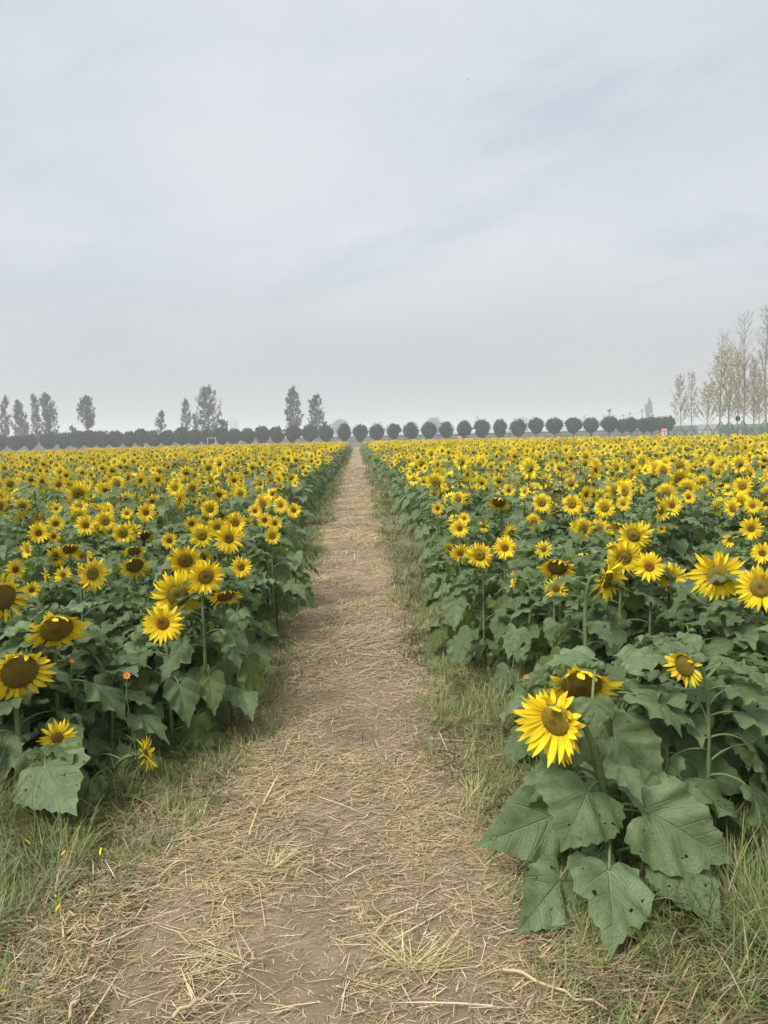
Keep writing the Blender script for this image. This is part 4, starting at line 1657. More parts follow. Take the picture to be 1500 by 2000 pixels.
# ------------------------------------------------------------------ trees
DARKG = np.array([[0.026, 0.043, 0.017], [0.036, 0.054, 0.022], [0.018, 0.031, 0.013], [0.050, 0.066, 0.027]])
POPG = np.array([[0.040, 0.062, 0.026], [0.056, 0.082, 0.036], [0.028, 0.045, 0.020], [0.075, 0.10, 0.045]])
OLIVE = np.array([[0.44, 0.39, 0.17], [0.37, 0.35, 0.15], [0.48, 0.41, 0.23], [0.30, 0.28, 0.13]])
PINKY = np.array([[0.34, 0.25, 0.16], [0.40, 0.29, 0.19], [0.28, 0.22, 0.13], [0.24, 0.22, 0.09]])


def leaf_quads(C, size, pal, rng, flat=0.0):
    n = len(C)
    nrm = rng.normal(0, 1, (n, 3))
    nrm[:, 2] += flat
    nrm /= np.linalg.norm(nrm, axis=1, keepdims=True)
    ref = rng.normal(0, 1, (n, 3))
    u = np.cross(nrm, ref)
    u /= np.linalg.norm(u, axis=1, keepdims=True)
    v = np.cross(nrm, u)
    s_ = (size * rng.uniform(0.6, 1.3, n))[:, None]
    V = np.stack([C - u * s_, C - v * s_ * 0.55, C + u * s_, C + v * s_ * 0.55], 1).reshape(-1, 3)
    F = np.arange(n * 4).reshape(n, 4)
    return MD(V, F, None, None, np.repeat(pal[rng.integers(0, len(pal), n)] * (1 + rng.uniform(-.2, .2, (n, 1))), 4, 0))


def round_tree(seed, trunk_h=0.12, n=5200):
    """unit height bush tree, crown ball of radius .42 over a short stem"""
    rng = np.random.default_rng(seed)
    lump = rng.normal(0, 1, (24, 3))
    lump /= np.linalg.norm(lump, axis=1, keepdims=True)
    d = rng.normal(0, 1, (n, 3))
    d /= np.linalg.norm(d, axis=1, keepdims=True)
    near_ = np.max(d @ lump.T, axis=1)
    r = (0.76 + 0.36 * sstep(0.72, 0.99, near_)) * (1 - 0.55 * rng.uniform(0, 1, n) ** 2.0)
    c = np.array([0, 0, (1 + trunk_h) / 2 + 0.01])
    hz_ = (1 - trunk_h) / 2 * 0.94
    C = d * r[:, None] * np.array([0.44, 0.44, hz_])
    C[:, 2] *= np.where(d[:, 2] > 0, 1 + 0.10 * np.sin(3 * np.arctan2(d[:, 1], d[:, 0]) + seed), 1.0)
    C[:, :2] *= (1 - 0.28 * sstep(0.0, -1.0, d[:, 2]))[:, None]
    spr = rng.normal(0, 1, (110, 3))
    spr /= np.linalg.norm(spr, axis=1, keepdims=True)
    spr[:, 2] = np.abs(spr[:, 2])
    E = (spr[:, None] * np.linspace(0.95, 1.26, 5)[None, :, None]).reshape(-1, 3) * np.array([0.44, 0.44, hz_]) + rng.normal(0, 0.012, (550, 3))
    crown = leaf_quads(np.concatenate([C, E]) + c, 0.036, DARKG, rng)
    tr = [tube(np.array([(0, 0, -0.02), (0.005, 0, trunk_h * .6), (0, 0.01, trunk_h + .25)]), [0.035, 0.028, 0.018], 7)]
    for k in range(5):
        a = k * 1.257 + rng.uniform(-.3, .3)
        tr.append(tube(np.array([(0, 0, trunk_h * .45), (0.10 * math.cos(a), 0.10 * math.sin(a), trunk_h + .12), (0.24 * math.cos(a), 0.24 * math.sin(a), trunk_h + .36)]), [0.020, 0.015, 0.007], 5))
    return join(tr), crown


def poplar(seed, clear=0.14, width=0.22, peak=0.45, n_limb=34, per=95, lean_up=0.55, size=0.0125):
    """unit height tree; crown outline widest at the given fraction of its height"""
    rng = np.random.default_rng(seed)
    zt = np.linspace(0, 1, 14)
    tp = np.stack([0.012 * np.sin(zt * 5 + seed), 0.012 * np.cos(zt * 4 + seed), zt * 0.97], 1)
    tr = [tube(tp, np.linspace(0.016, 0.002, 14), 7)]
    C = []
    for k in range(n_limb):
        q = (k + rng.uniform(0, 1)) / n_limb
        z = clear + (0.90 - clear) * q ** 0.95
        prof = np.interp(q, [0, peak * 0.5, peak, 0.8, 1], [0.80, 1.0, 1.0, 0.60, 0.20]) * width * rng.uniform(0.65, 1.15)
        a = rng.uniform(0, 6.28)
        rise = prof * lean_up * rng.uniform(1.0, 2.2)
        p0 = np.array([np.interp(z, zt, tp[:, 0]), np.interp(z, zt, tp[:, 1]), z])
        p3 = p0 + np.array([math.cos(a) * prof, math.sin(a) * prof, rise])
        p3[2] = min(p3[2], 1.0 + 0.02 * rng.uniform(-1, 1))
        c = bezier(p0, p0 + (p3 - p0) * (0.5, 0.5, 0.2), p3 - (0, 0, rise * 0.5), p3, 7)
        tr.append(tube(c, np.linspace(0.006, 0.0012, 7) * (1.25 - q), 4, False))
        t = rng.uniform(0.12, 1.05, per) ** 0.9
        i_ = np.clip(t * 6, 0, 5.99)
        j = i_.astype(int)
        pt = c[j] + (c[j + 1] - c[j]) * (i_ - j)[:, None]
        # leaves gather in clumps along the limb
        cl = rng.normal(0, 1, (7, 3)) * np.array([0.012, 0.012, 0.018])
        C.append(pt + cl[(t * 6.9).clip(0, 6).astype(int)] + rng.normal(0, 1, (per, 3)) * np.array([0.009, 0.009, 0.013]))
    return join(tr), leaf_quads(np.concatenate(C), size, POPG, rng)


def thin_tree(seed, pal, n_limb=44, per=26, width=0.17, clear=0.22, bare_top=0.0, size=0.011):
    rng = np.random.default_rng(seed)
    zt = np.linspace(0, 1, 16)
    tp = np.stack([0.008 * np.sin(zt * 6 + seed), 0.008 * np.cos(zt * 5 + seed), zt], 1)
    tr = [tube(tp, np.linspace(0.0085, 0.0008, 16), 6)]
    C = []
    for k in range(n_limb):
        q = (k + rng.uniform(0, 1)) / n_limb
        z = clear + (0.95 - clear) * q
        L_ = width * (1.08 - 0.72 * q) * rng.uniform(0.6, 1.15)
        a = k * 2.4 + rng.normal(0, .4)
        p0 = np.array([np.interp(z, zt, tp[:, 0]), np.interp(z, zt, tp[:, 1]), z])
        p3 = p0 + np.array([math.cos(a) * L_ * .72, math.sin(a) * L_ * .72, L_ * rng.uniform(0.7, 1.2)])
        c = bezier(p0, p0 + (p3 - p0) * (0.45, 0.45, 0.25), p0 + (p3 - p0) * (0.8, 0.8, 0.65), p3, 7)
        tr.append(tube(c, np.linspace(0.0030, 0.0005, 7) * (1.2 - 0.6 * q), 3, False))
        for s_ in range(4):
            i0 = int(rng.integers(2, 6))
            e = c[i0] + (c[6] - c[2]) * 0.4 + rng.normal(0, 0.018, 3) + (0, 0, 0.02)
            tr.append(tube(np.array([c[i0], (c[i0] + e) / 2 + rng.normal(0, .003, 3), e]), [0.0011, 0.0008, 0.0004], 3, False))
            if z < 1 - bare_top:
                m = max(1, per // 6)
                C.append(c[i0] + (e - c[i0]) * rng.uniform(0.2, 1.1, (m, 1)) + rng.normal(0, 0.007, (m, 3)))
        if z < 1 - bare_top:
            m = per // 2
            t = rng.uniform(0.15, 1, m)
            j = np.clip((t * 6).astype(int), 0, 5)
            C.append(c[j] + (c[j + 1] - c[j]) * rng.uniform(0, 1, (m, 1)) + rng.normal(0, 0.008, (m, 3)))
    C = np.concatenate(C)
    return join(tr), leaf_quads(C, size, pal, rng)


def tree_obj(name, me, loc, sxy, sz, rz, label, group, cat='tree'):
    r = empty(name, loc, label, cat, group, rz)
    r.scale = (sxy, sxy, sz)
    obj('trunk', me[0], r)
    obj('crown', me[1], r)
    return r


def tree_meshes(pair, bark=None):
    return to_mesh('trunk', pair[0], bark or BARK), to_mesh('crown', pair[1], CROWN, False, True)


ROUND = [tree_meshes(round_tree(20 + i, (0.08, 0.10, 0.12, 0.09)[i])) for i in range(4)]
ROUND += [tree_meshes(round_tree(50 + i, 0.10)) for i in range(4)]
ROUND_LEG = [tree_meshes(round_tree(30 + i, 0.22)) for i in range(3)]
HY = 220.0
ORD = ['first', 'second', 'third', 'fourth', 'fifth', 'sixth', 'seventh', 'eighth', 'ninth', 'tenth', 'eleventh', 'twelfth', 'thirteenth', 'fourteenth', 'fifteenth']
right_px = [(704, 30, 831), (736, 30, 830), (770, 28, 829), (803, 31, 827), (838, 30, 826), (872, 28, 826), (907, 28, 824), (941, 33, 822), (977, 27, 821), (1012, 31, 820),
            (1047, 30, 818), (1083, 34, 818), (1120, 34, 818), (1154, 32, 818), (1190, 34, 815)]
k = 0
for i, (px, w, top) in enumerate(right_px):
    P, t = at_y(px, hz(px), HY)
    H = (hz(px) + 1.5 * FPX / t - top) * t / FPX
    me_ = ROUND_LEG[i % 3] if i > 9 else ROUND[i % 8]
    tree_obj('round_tree', me_, (P[0], HY, 0), w * t / FPX / 0.98, H, random.uniform(0, 6), ORD[i] + ' clipped round dark tree counting right from the path end', 'row of clipped round trees behind the field')
for px, w, top in [(1216, 30, 820), (1232, 32, 817), (1256, 30, 818), (1272, 32, 817), (1292, 32, 816), (1306, 24, 814)]:
    P, t = at_y(px, hz(px), HY + random.uniform(-6, 6))
    H = (hz(px) + 1.5 * FPX / t - top) * t / FPX
    tree_obj('round_tree', ROUND_LEG[k % 3], (P[0], P[1], 0), w * t / FPX / 0.98, H, random.uniform(0, 6), 'dark tree in the merged clump left of the thin autumn trees', 'row of clipped round trees behind the field')
    k += 1
left_px = [(673, 26), (637, 28), (605, 32), (573, 31), (541, 32), (512, 30)]
for i, (px, w) in enumerate(left_px):
    P, t = at_y(px, hz(px), HY)
    tree_obj('round_tree', ROUND[(i + 3) % 8], (P[0], HY, 0), w * t / FPX / 0.95, 5.0 + random.uniform(-.2, .3), random.uniform(0, 6), ORD[i] + ' clipped round dark tree counting left from the path end', 'row of clipped round trees behind the field')
px = 484.0
while px > -45:
    P, t = at_y(px, hz(px), HY - 4)
    thin = px > 150
    H = (4.9 if thin else 4.3) * random.uniform(0.92, 1.08)
    if not (thin is False and random.random() < 0.12):
        tree_obj('round_tree', ROUND[k % 8], (P[0], HY - 4, 0), random.uniform(28, 34) * t / FPX / 0.92, H, random.uniform(0, 6),
                 'dark tree merged into the unbroken hedge line left of the clipped round trees' if thin else 'dark low tree under the tall poplars at the far left',
                 'row of clipped round trees behind the field')
    k += 1
    px -= random.uniform(23, 29) if thin else random.uniform(28, 38)

PG = 'tall poplars beyond the hedge'
pop_list = [  # px, top, width px, clear, peak, label, seed
    (-6, 778, 30, 0.12, 0.4, 'poplar cut by the left picture edge beyond the hedge'),
    (14, 767, 28, 0.12, 0.4, 'tall dark poplar nearest the left picture edge'),
    (40, 776, 36, 0.12, 0.42, 'tall dark full poplar second from the left picture edge'),
    (73, 763, 26, 0.12, 0.42, 'slim tall poplar joined to a wider one at the left'),
    (98, 761, 44, 0.12, 0.30, 'tall poplar with wide right side boughs at the left'),
    (57, 822, 26, 0.1, 0.4, 'small tree filling the gap between the two left poplar pairs'),
    (173, 768, 42, 0.34, 0.40, 'lone poplar with a bare trunk and open oval crown'),
    (317, 798, 24, 0.40, 0.45, 'smallest lone poplar on a thin bare trunk'),
    (365, 774, 26, 0.22, 0.40, 'narrow uneven poplar left of the broad tallest one'),
    (381, 803, 20, 0.12, 0.35, 'short thin tree between the narrow and the broad poplar'),
    (408, 750, 62, 0.14, 0.36, 'broad tallest poplar above the tan frame'),
    (575, 750, 44, 0.10, 0.42, 'tall full poplar, left of the two nearest the path end'),
    (620, 765, 40, 0.10, 0.38, 'poplar with flat top, right of the two nearest the path end')]
for i, (px, top, w, cl, pk, lab) in enumerate(pop_list):
    Y_ = 262 + (i % 3) * 5
    P, t = at_y(px, hz(px), Y_)
    H = (hz(px) + 1.5 * FPX / t - top) * t / FPX
    W = 1.0 * w * t / FPX / H
    tree_obj('poplar', tree_meshes(poplar(40 + i, cl, 0.40 * W, pk, 48 if w < 30 else 70, 52 if w < 30 else 70)), (P[0], Y_, 0), H, H, 0.0, lab, PG)
for i, (px, top, w, lab) in enumerate([(142, 830, 34, 'bushy pale tree left of the lone bare trunked poplar'), (433, 816, 38, 'low bushy tree right of the broad tallest poplar'), (637, 820, 26, 'small bushy tree against the flat topped poplar'),
                                       (108, 843, 42, 'dark bush tree right under the wide boughed poplar'), (545, 830, 14, 'small tree tip left of the tall full poplar'), (598, 832, 12, 'small tree tip between the two poplars nearest the path end')]):
    P, t = at_y(px, hz(px), 250)
    H = (hz(px) + 1.5 * FPX / t - top) * t / FPX
    W = w * t / FPX / H
    tree_obj('tree', tree_meshes(poplar(60 + i, 0.12, 0.46 * W, 0.5, 30, 80, 0.4, 0.026)), (P[0], 250, 0), H, H, 0.0, lab, 'smaller trees beyond the hedge')

FAR = [(665, 821, 32, 850, 1, 'hazy round tree just left of the path end'), (848, 817, 28, 850, 1, 'hazy round tree above the fifth clipped tree right of the path'),
       (733, 823, 9, 1130, 0, 'left of two small hazy trees over the path end'), (743, 821, 12, 1130, 0, 'right of two small hazy trees over the path end'),
       (757, 828, 10, 1250, 0, 'faint low tree between the second and third clipped trees'), (932, 809, 13, 1130, 0, 'hazy slim tree between the seventh and eighth clipped trees'),
       (915, 822, 10, 1150, 0, 'faint low tree behind the seventh clipped tree'), (1017, 813, 10, 1150, 0, 'left of three hazy slim trees over the tenth clipped tree'),
       (1023, 812, 8, 1150, 0, 'middle of three hazy slim trees over the tenth clipped tree'), (1029, 813, 8, 1150, 0, 'right of three hazy slim trees over the tenth clipped tree'),
       (1042, 811, 18, 1150, 0, 'hazy spreading tree over the eleventh clipped tree'), (1055, 817, 14, 1150, 0, 'low hazy tree right of the spreading hazy one'),
       (1083, 811, 14, 1150, 0, 'hazy round topped tree over the twelfth clipped tree'), (1142, 809, 14, 1150, 0, 'hazy broad tree right of the thirteenth clipped tree'),
       (1180, 808, 12, 1150, 0, 'hazy tree left of the pole with the dark fitting'), (1198, 808, 9, 1050, 0, 'hazy pointed tree right of the pole with the dark fitting'),
       (1268, 775, 18, 650, 2, 'tall hazy lone poplar left of the autumn trees')]
for i, (px, top, w, Y_, kd, lab) in enumerate(FAR):
    P, t = at_y(px, hz(px), Y_)
    H = (hz(px) + 1.5 * FPX / t - top) * t / FPX
    W = w * t / FPX / H
    if kd == 1:
        tree_obj('tree', ROUND[i % 8], (P[0], Y_, 0), w * t / FPX / 0.95, H, 1.0 * i, lab, 'far trees fading in the haze')
    else:
        tree_obj('tree', tree_meshes(poplar(80 + i, 0.30 if kd == 2 else 0.08, 0.42 * W, 0.55, 22, 60, 0.6, 0.026)), (P[0], Y_, 0), H, H, 0.0, lab, 'far trees fading in the haze')

rng = np.random.default_rng(5)
wx = rng.uniform(-1050, 1250, 5200)
wh = 5 + 14 * noise2(wx * 0.02, wx * 0, 91, 3) ** 2
C = np.stack([wx, 1500 + rng.uniform(-40, 40, 5200), rng.uniform(0, 1, 5200) * wh], 1)
fw = obj('far_woods', to_mesh('far_woods', leaf_quads(C, 3.6, POPG, rng), CROWN, False, True))
tag(fw, 'faint line of woods along the horizon behind everything', 'woods', kind='stuff')

# ------------------------------------------------------------------ thin autumn trees with timber props
POLE_M = plain('prop_pole', (0.13, 0.105, 0.075), 0.85, 0.3, 4)
NET_M = plain('green_netting', (0.050, 0.088, 0.062), 0.85, 0.3, 3)
AUT = [(1328, 735, 44, 'pink', 172, 0.0, 1, 'slender tree with pinkish beige leaves, first of the propped trees'),
       (1350, 727, 44, 'thin', 172, 0.0, 1, 'slender tree with few dark leaves, second of the propped trees'),
       (1382, 752, 56, 'olive', 168, 0.0, 1, 'low spreading propped tree with pale green leaves, third from the left'),
       (1407, 650, 62, 'olive', 150, 0.22, 1, 'tall propped tree with dense olive leaves under a bare top'),
       (1424, 664, 56, 'olive', 156, 0.16, 1, 'tall olive tree crowded between its bare topped neighbours'),
       (1440, 690, 50, 'pale', 165, 0.0, 0, 'yellowish thin tree behind the tallest bare crown'),
       (1451, 612, 76, 'bare', 146, 0.50, 1, 'tallest bare branched tree with a grey trunk near the right edge'),
       (1471, 700, 46, 'pale', 168, 0.0, 0, 'thin tree with tan leaves right of the tallest bare crown'),
       (1494, 600, 66, 'mix', 146, 0.05, 1, 'tall sparse tree with scattered brown leaves cut by the right picture edge'),
       (1483, 735, 44, 'pale', 180, 0.0, 0, 'small tan thin tree between the two tallest trees at the right'),
       (1526, 640, 66, 'mix', 150, 0.05, 1, 'sparse tall tree just outside the right picture edge')]
for i, (px, top, w, kd, Y_, bt, prop, lab) in enumerate(AUT):
    P, t = at_y(px, hz(px), Y_)
    H = (hz(px) + 1.5 * FPX / t - top) * t / FPX
    W = w * t / FPX / H
    pal = {'pink': PINKY, 'thin': np.concatenate([OLIVE[1:2] * .8, OLIVE[3:4]]), 'olive': OLIVE, 'pale': np.concatenate([OLIVE[:1] * 1.1, PINKY[2:3]]), 'bare': OLIVE, 'mix': np.concatenate([PINKY[2:], OLIVE[2:]])}[kd]
    per = {'pink': 22, 'thin': 11, 'olive': 36, 'pale': 26, 'bare': 14, 'mix': 16}[kd]
    tr = thin_tree(120 + i, pal, 46 if H < 15 else 60, per, 0.62 * W, 0.16 if H > 15 else 0.2, bt, 0.16 / H if kd != 'thin' else 0.2 / H)
    tree_obj('autumn_tree', tree_meshes(tr, BARK_PALE), (P[0], Y_, 0), H, H, 0.0, lab, 'thin autumn trees on timber props')
    if prop:
        s = empty('tree_prop', (P[0], Y_, 0), 'timber prop frame round the foot of the ' + ['first propped tree', 'second propped tree', 'third propped tree', 'bare topped olive tree', 'crowded olive tree', '', 'tallest bare tree', '', 'right edge tree', '', 'tree outside the right edge'][i], 'tree prop', 'timber props round the autumn trees')
        h_, r_ = (2.3, 2.1) if H < 15 else (2.9, 2.3)
        for kx in range(4):
            a = kx * math.pi / 2 + 0.5
            obj('pole', to_mesh('pole', tube(np.array([(r_ * math.cos(a), r_ * math.sin(a), -.05), (0.15 * math.cos(a), 0.15 * math.sin(a), h_)]), 0.065, 6), POLE_M), s)
        rail = [tube(np.array([(r_ * .45 * math.cos(a0), r_ * .45 * math.sin(a0), h_ * .58), (r_ * .45 * math.cos(a0 + math.pi / 2), r_ * .45 * math.sin(a0 + math.pi / 2), h_ * .58)]), 0.045, 5) for a0 in (0.5, 2.07, 3.64, 5.21)]
        obj('rail', to_mesh('rail', join(rail), POLE_M), s)
for px0, px1, Y_, lab in [(1408, 1434, 140, 'dark green netting sheet draped on the props left of the tallest tree'), (1452, 1474, 138, 'dark green netting sheet draped at the foot of the tallest tree'), (1488, 1506, 140, 'dark green netting sheet at the right picture edge')]:
    A, B = at_y(px0, hz(px0), Y_)[0], at_y(px1, hz(px1), Y_)[0]
    w = B[0] - A[0]
    u = np.linspace(0, 1, 15)
    v = np.linspace(0, 1, 8)
    U, V_ = np.meshgrid(u, v)
    xx = (U - 0.5) * w * (1.25 - 0.45 * V_) + 0.04 * np.sin(V_ * 9 + U * 5)
    yy = 0.9 * V_ + 0.12 * np.sin(U * 17) * (1 - V_)
    zz_ = 1.75 * V_ ** 0.9 - 0.22 * np.sin(U * np.pi) * V_ + 0.03 * np.sin(U * 23)
    k_ = np.arange(15 * 8).reshape(8, 15)
    F = np.stack([k_[:-1, :-1], k_[:-1, 1:], k_[1:, 1:], k_[1:, :-1]], -1).reshape(-1, 4)
    o = obj('netting', to_mesh('netting', MD(np.stack([xx, yy, zz_], -1).reshape(-1, 3), F), NET_M), None, ((A[0] + B[0]) / 2, Y_, 0))
    so = o.modifiers.new('thickness', 'SOLIDIFY')
    so.thickness = 0.03
    tag(o, lab, 'netting', 'green netting among the props')

# ------------------------------------------------------------------ wall, fence, poles and small structures
WALL_M = plain('grey_wall', (0.17, 0.18, 0.17), 0.9, 0.15, 0.3)
HOARD = plain('green_hoarding', (0.16, 0.20, 0.17), 0.8, 0.15, 0.4)
PALEP = plain('pale_panel', (0.34, 0.37, 0.35), 0.8, 0.1, 0.4)
DARKM = plain('dark_metal', (0.035, 0.037, 0.036), 0.6, 0.2, 3)
TANW = plain('tan_wood', (0.50, 0.39, 0.29), 0.7, 0.15, 3)
CREAM = plain('cream_paint', (0.62, 0.54, 0.42), 0.7, 0.1, 3)
PINKR = plain('pink_roof', (0.50, 0.20, 0.15), 0.7, 0.15, 3)


def px_x(px, Y_):
    return at_y(px, hz(px), Y_)[0][0]


w = empty('boundary_wall', (0, 240, 0), 'long low grey wall behind the clipped round trees', 'wall')
x0, x1 = px_x(-80, 240), px_x(1300, 240)
obj('wall_body', to_mesh('wall_body', box(x0, x1, 0, 0.25, -0.1, 1.78), WALL_M, False), w)
obj('coping', to_mesh('coping', box(x0 - .05, x1 + .05, -0.06, 0.31, 1.783, 1.92), DARKM, False), w)
hd = empty('hoarding', (0, 232, 0), 'greenish panel hoarding behind the propped autumn trees', 'hoarding')
pxs = [1302, 1322, 1342, 1363, 1400, 1422, 1444, 1466, 1488, 1510, 1532, 1554]
for i in range(len(pxs) - 1):
    a, b = px_x(pxs[i], 232), px_x(pxs[i + 1], 232)
    pale = pxs[i] == 1363
    obj('panel', to_mesh('panel', box(a + .02, b - .02, 0, 0.08, 0.05, 3.0 if pale else 2.75, 0.02), PALEP if pale else HOARD, False), hd)
obj('top_rail', to_mesh('top_rail', box(px_x(1302, 232), px_x(1554, 232), -0.06, -0.005, 1.3, 1.42), DARKM, False), hd)
fe = empty('fence', (0, 228, 0), 'dark post and rail fence between the clipped round trees', 'fence')
x0, x1 = px_x(700, 228), px_x(1305, 228)
nP = 20
for i in range(nP + 1):
    x = x0 + (x1 - x0) * i / nP
    obj('post', to_mesh('post', box(x - .06, x + .06, -.06, .06, -.1, 1.9, .02), DARKM, False), fe)
for z in (0.55, 1.65):
    obj('rail', to_mesh('rail', box(x0, x1, -.075, -.065, z, z + .08), DARKM, False), fe)
for px, top, lab in [(857, 840, 'dark slim post between the fifth and sixth clipped trees'), (995, 836, 'dark slim post between the ninth and tenth clipped trees')]:
    P, t = at_y(px, hz(px), 215)
    H = (hz(px) + 1.5 * FPX / t - top) * t / FPX
    r = empty('lamp_post', (P[0], 215, 0), lab, 'post', 'dark posts in the tree row')
    obj('shaft', to_mesh('shaft', tube(np.array([(0, 0, -.1), (0, 0, H - .25)]), [0.11, 0.09], 8), DARKM), r)
    obj('lamp_head', to_mesh('lamp_head', box(-.16, .16, -.16, .16, H - .25, H, .05), DARKM, False), r)

tops = []
for i, (px, top, Y_, lab) in enumerate([(1190, 800, 300, 'utility pole with a wide dark fitting on its top'), (1217, 808, 330, 'shortest utility pole, right of the one with the dark fitting'),
                                        (1230, 804, 315, 'utility pole third from the left over the dark clump'), (1254, 798, 300, 'tallest thin utility pole left of the hazy lone poplar')]):
    P, t = at_y(px, hz(px), Y_)
    H = (hz(px) + 1.5 * FPX / t - top) * t / FPX
    r = empty('utility_pole', (P[0], Y_, 0), lab, 'utility pole', 'utility poles beyond the trees')
    obj('shaft', to_mesh('shaft', tube(np.array([(0, 0, -.1), (0, 0, H)]), [0.22, 0.13] if i else [0.34, 0.24], 8), BARK), r)
    obj('cross_arm', to_mesh('cross_arm', box(-.9, .9, -.08, .08, H - .9, H - .74, .02), BARK, False), r)
    if i == 0:
        obj('fitting', to_mesh('fitting', join([box(-.75, .55, -.4, .4, H - .55, H - .05, .12), tube(np.array([(.2, 0, H - .3), (.9, 0, H + .25)]), [.25, .12], 6)]), DARKM, False), r)
    tops.append(np.array([P[0], Y_, H - .75]))
for i, (a, b) in enumerate(zip(tops[:-1], tops[1:])):
    t = np.linspace(0, 1, 15)[:, None]
    pts = a + (b - a) * t - np.array([0, 0, 1.1]) * (4 * t * (1 - t))
    o = obj('overhead_wire', to_mesh('overhead_wire', tube(pts - a, 0.045, 4), DARKM), None, a)
    tag(o, 'sagging wire between the %s utility poles from the left' % ('first two', 'middle two', 'last two')[i], 'wire', 'wires between the utility poles')

Y_ = 215
xc = px_x(1297, Y_)
r = empty('kiosk', (xc, Y_, 0), 'small cream kiosk with a pink roof left of the autumn trees', 'kiosk')
obj('body', to_mesh('body', box(-.66, .66, -.5, .5, -.05, 1.45, .04), CREAM, False), r)
obj('roof', to_mesh('roof', MD([(-.86, -.7, 1.453), (.86, -.7, 1.453), (.86, .7, 1.453), (-.86, .7, 1.453), (-.45, -.3, 1.95), (.45, -.3, 1.95), (.45, .3, 1.95), (-.45, .3, 1.95)],
                               [(3, 2, 1, 0), (0, 1, 5, 4), (1, 2, 6, 5), (2, 3, 7, 6), (3, 0, 4, 7), (4, 5, 6, 7)]), PINKR, False), r)
obj('door', to_mesh('door', box(-.28, .28, -.53, -.505, .0, 1.15, .01), PINKR, False), r)

Y_ = 80
xa, xb = px_x(405.5, Y_), px_x(421.5, Y_)
r = empty('picture_frame', ((xa + xb) / 2, Y_, 0), 'tall empty tan wooden frame standing among the sunflowers for photos', 'frame')
hw = (xb - xa) / 2
zt = 1.5 + (hz(413) - 855) * Y_ / FPX
wd = 0.075
for s in (-1, 1):
    obj('side_post', to_mesh('side_post', box(s * hw - wd / 2, s * hw + wd / 2, -.05, .05, -.1, zt - wd, .01), TANW, False), r)
obj('top_bar', to_mesh('top_bar', box(-hw - wd / 2, hw + wd / 2, -.05, .05, zt - wd + .002, zt, .01), TANW, False), r)
obj('cross_bar', to_mesh('cross_bar', box(-hw + wd / 2 + .002, hw - wd / 2 - .002, -.04, .04, .45, .45 + wd, .01), TANW, False), r)

Y_ = 160
P = at_y(1441, 818, Y_)[0]
r = empty('speaker_post', (P[0], Y_, 0), 'dark loudspeaker box on a post between the autumn tree trunks', 'loudspeaker')
obj('post', to_mesh('post', tube(np.array([(0, 0, -.1), (0, 0, P[2] - .45)]), .06, 7), DARKM), r)
obj('speaker_box', to_mesh('speaker_box', box(-.36, .36, -.3, .3, P[2] - .45, P[2] + .5, .05), DARKM, False), r)

GLASSF = plain('far_window', (0.10, 0.12, 0.14), 0.4, 0.1, 0.2)
FARW = plain('far_facade', (0.32, 0.32, 0.33), 0.85, 0.1, 0.1)
Y_ = 1300
for (pa, pb, top, lab) in [(449, 458, 817, 'left faint tower block far behind the broad poplar'), (458.5, 466, 821, 'right faint tower block far behind the broad poplar')]:
    xa, xb = px_x(pa, Y_), px_x(pb, Y_)
    H = 1.5 + (hz(pa) - top) * Y_ / FPX
    r = empty('tower_block', ((xa + xb) / 2, Y_, 0), lab, 'building', 'hazy far tower blocks')
    hw = (xb - xa) / 2
    obj('wall', to_mesh('wall', box(-hw, hw, 0, 12, -.1, H), FARW, False), r)
    obj('roof', to_mesh('roof', box(-hw * .5, hw * .4, 3, 9, H + .003, H + 2), FARW, False), r)
    for zf in np.arange(3, H - 2, 3.1):
        for xf in np.linspace(-hw + 1.0, hw - 1.0, 3):
            obj('window', to_mesh('window', box(xf - .6, xf + .6, -.06, -.005, zf, zf + 1.6), GLASSF, False), r)

# ------------------------------------------------------------------ people among the flowers
SKIN = plain('skin', (0.52, 0.33, 0.24), 0.6, 0.1, 4)
HAIR = plain('dark_hair', (0.018, 0.015, 0.013), 0.5, 0.2, 9)


def skinned(name, verts, edges, radii, mat, parent, root=0):
    me = bpy.data.meshes.new(name)
    me.from_pydata([tuple(map(float, v)) for v in verts], edges, [])
    me.materials.append(mat)
    o = obj(name, me, parent)
    sk = o.modifiers.new('skin', 'SKIN')
    sk.use_smooth_shade = True
    for i, rr in enumerate(radii):
        d = me.skin_vertices[0].data[i]
        d.radius = (rr, rr) if np.isscalar(rr) else rr
        d.use_root = i == root
    su = o.modifiers.new('smooth', 'SUBSURF')
    su.levels = su.render_levels = 1
    return o


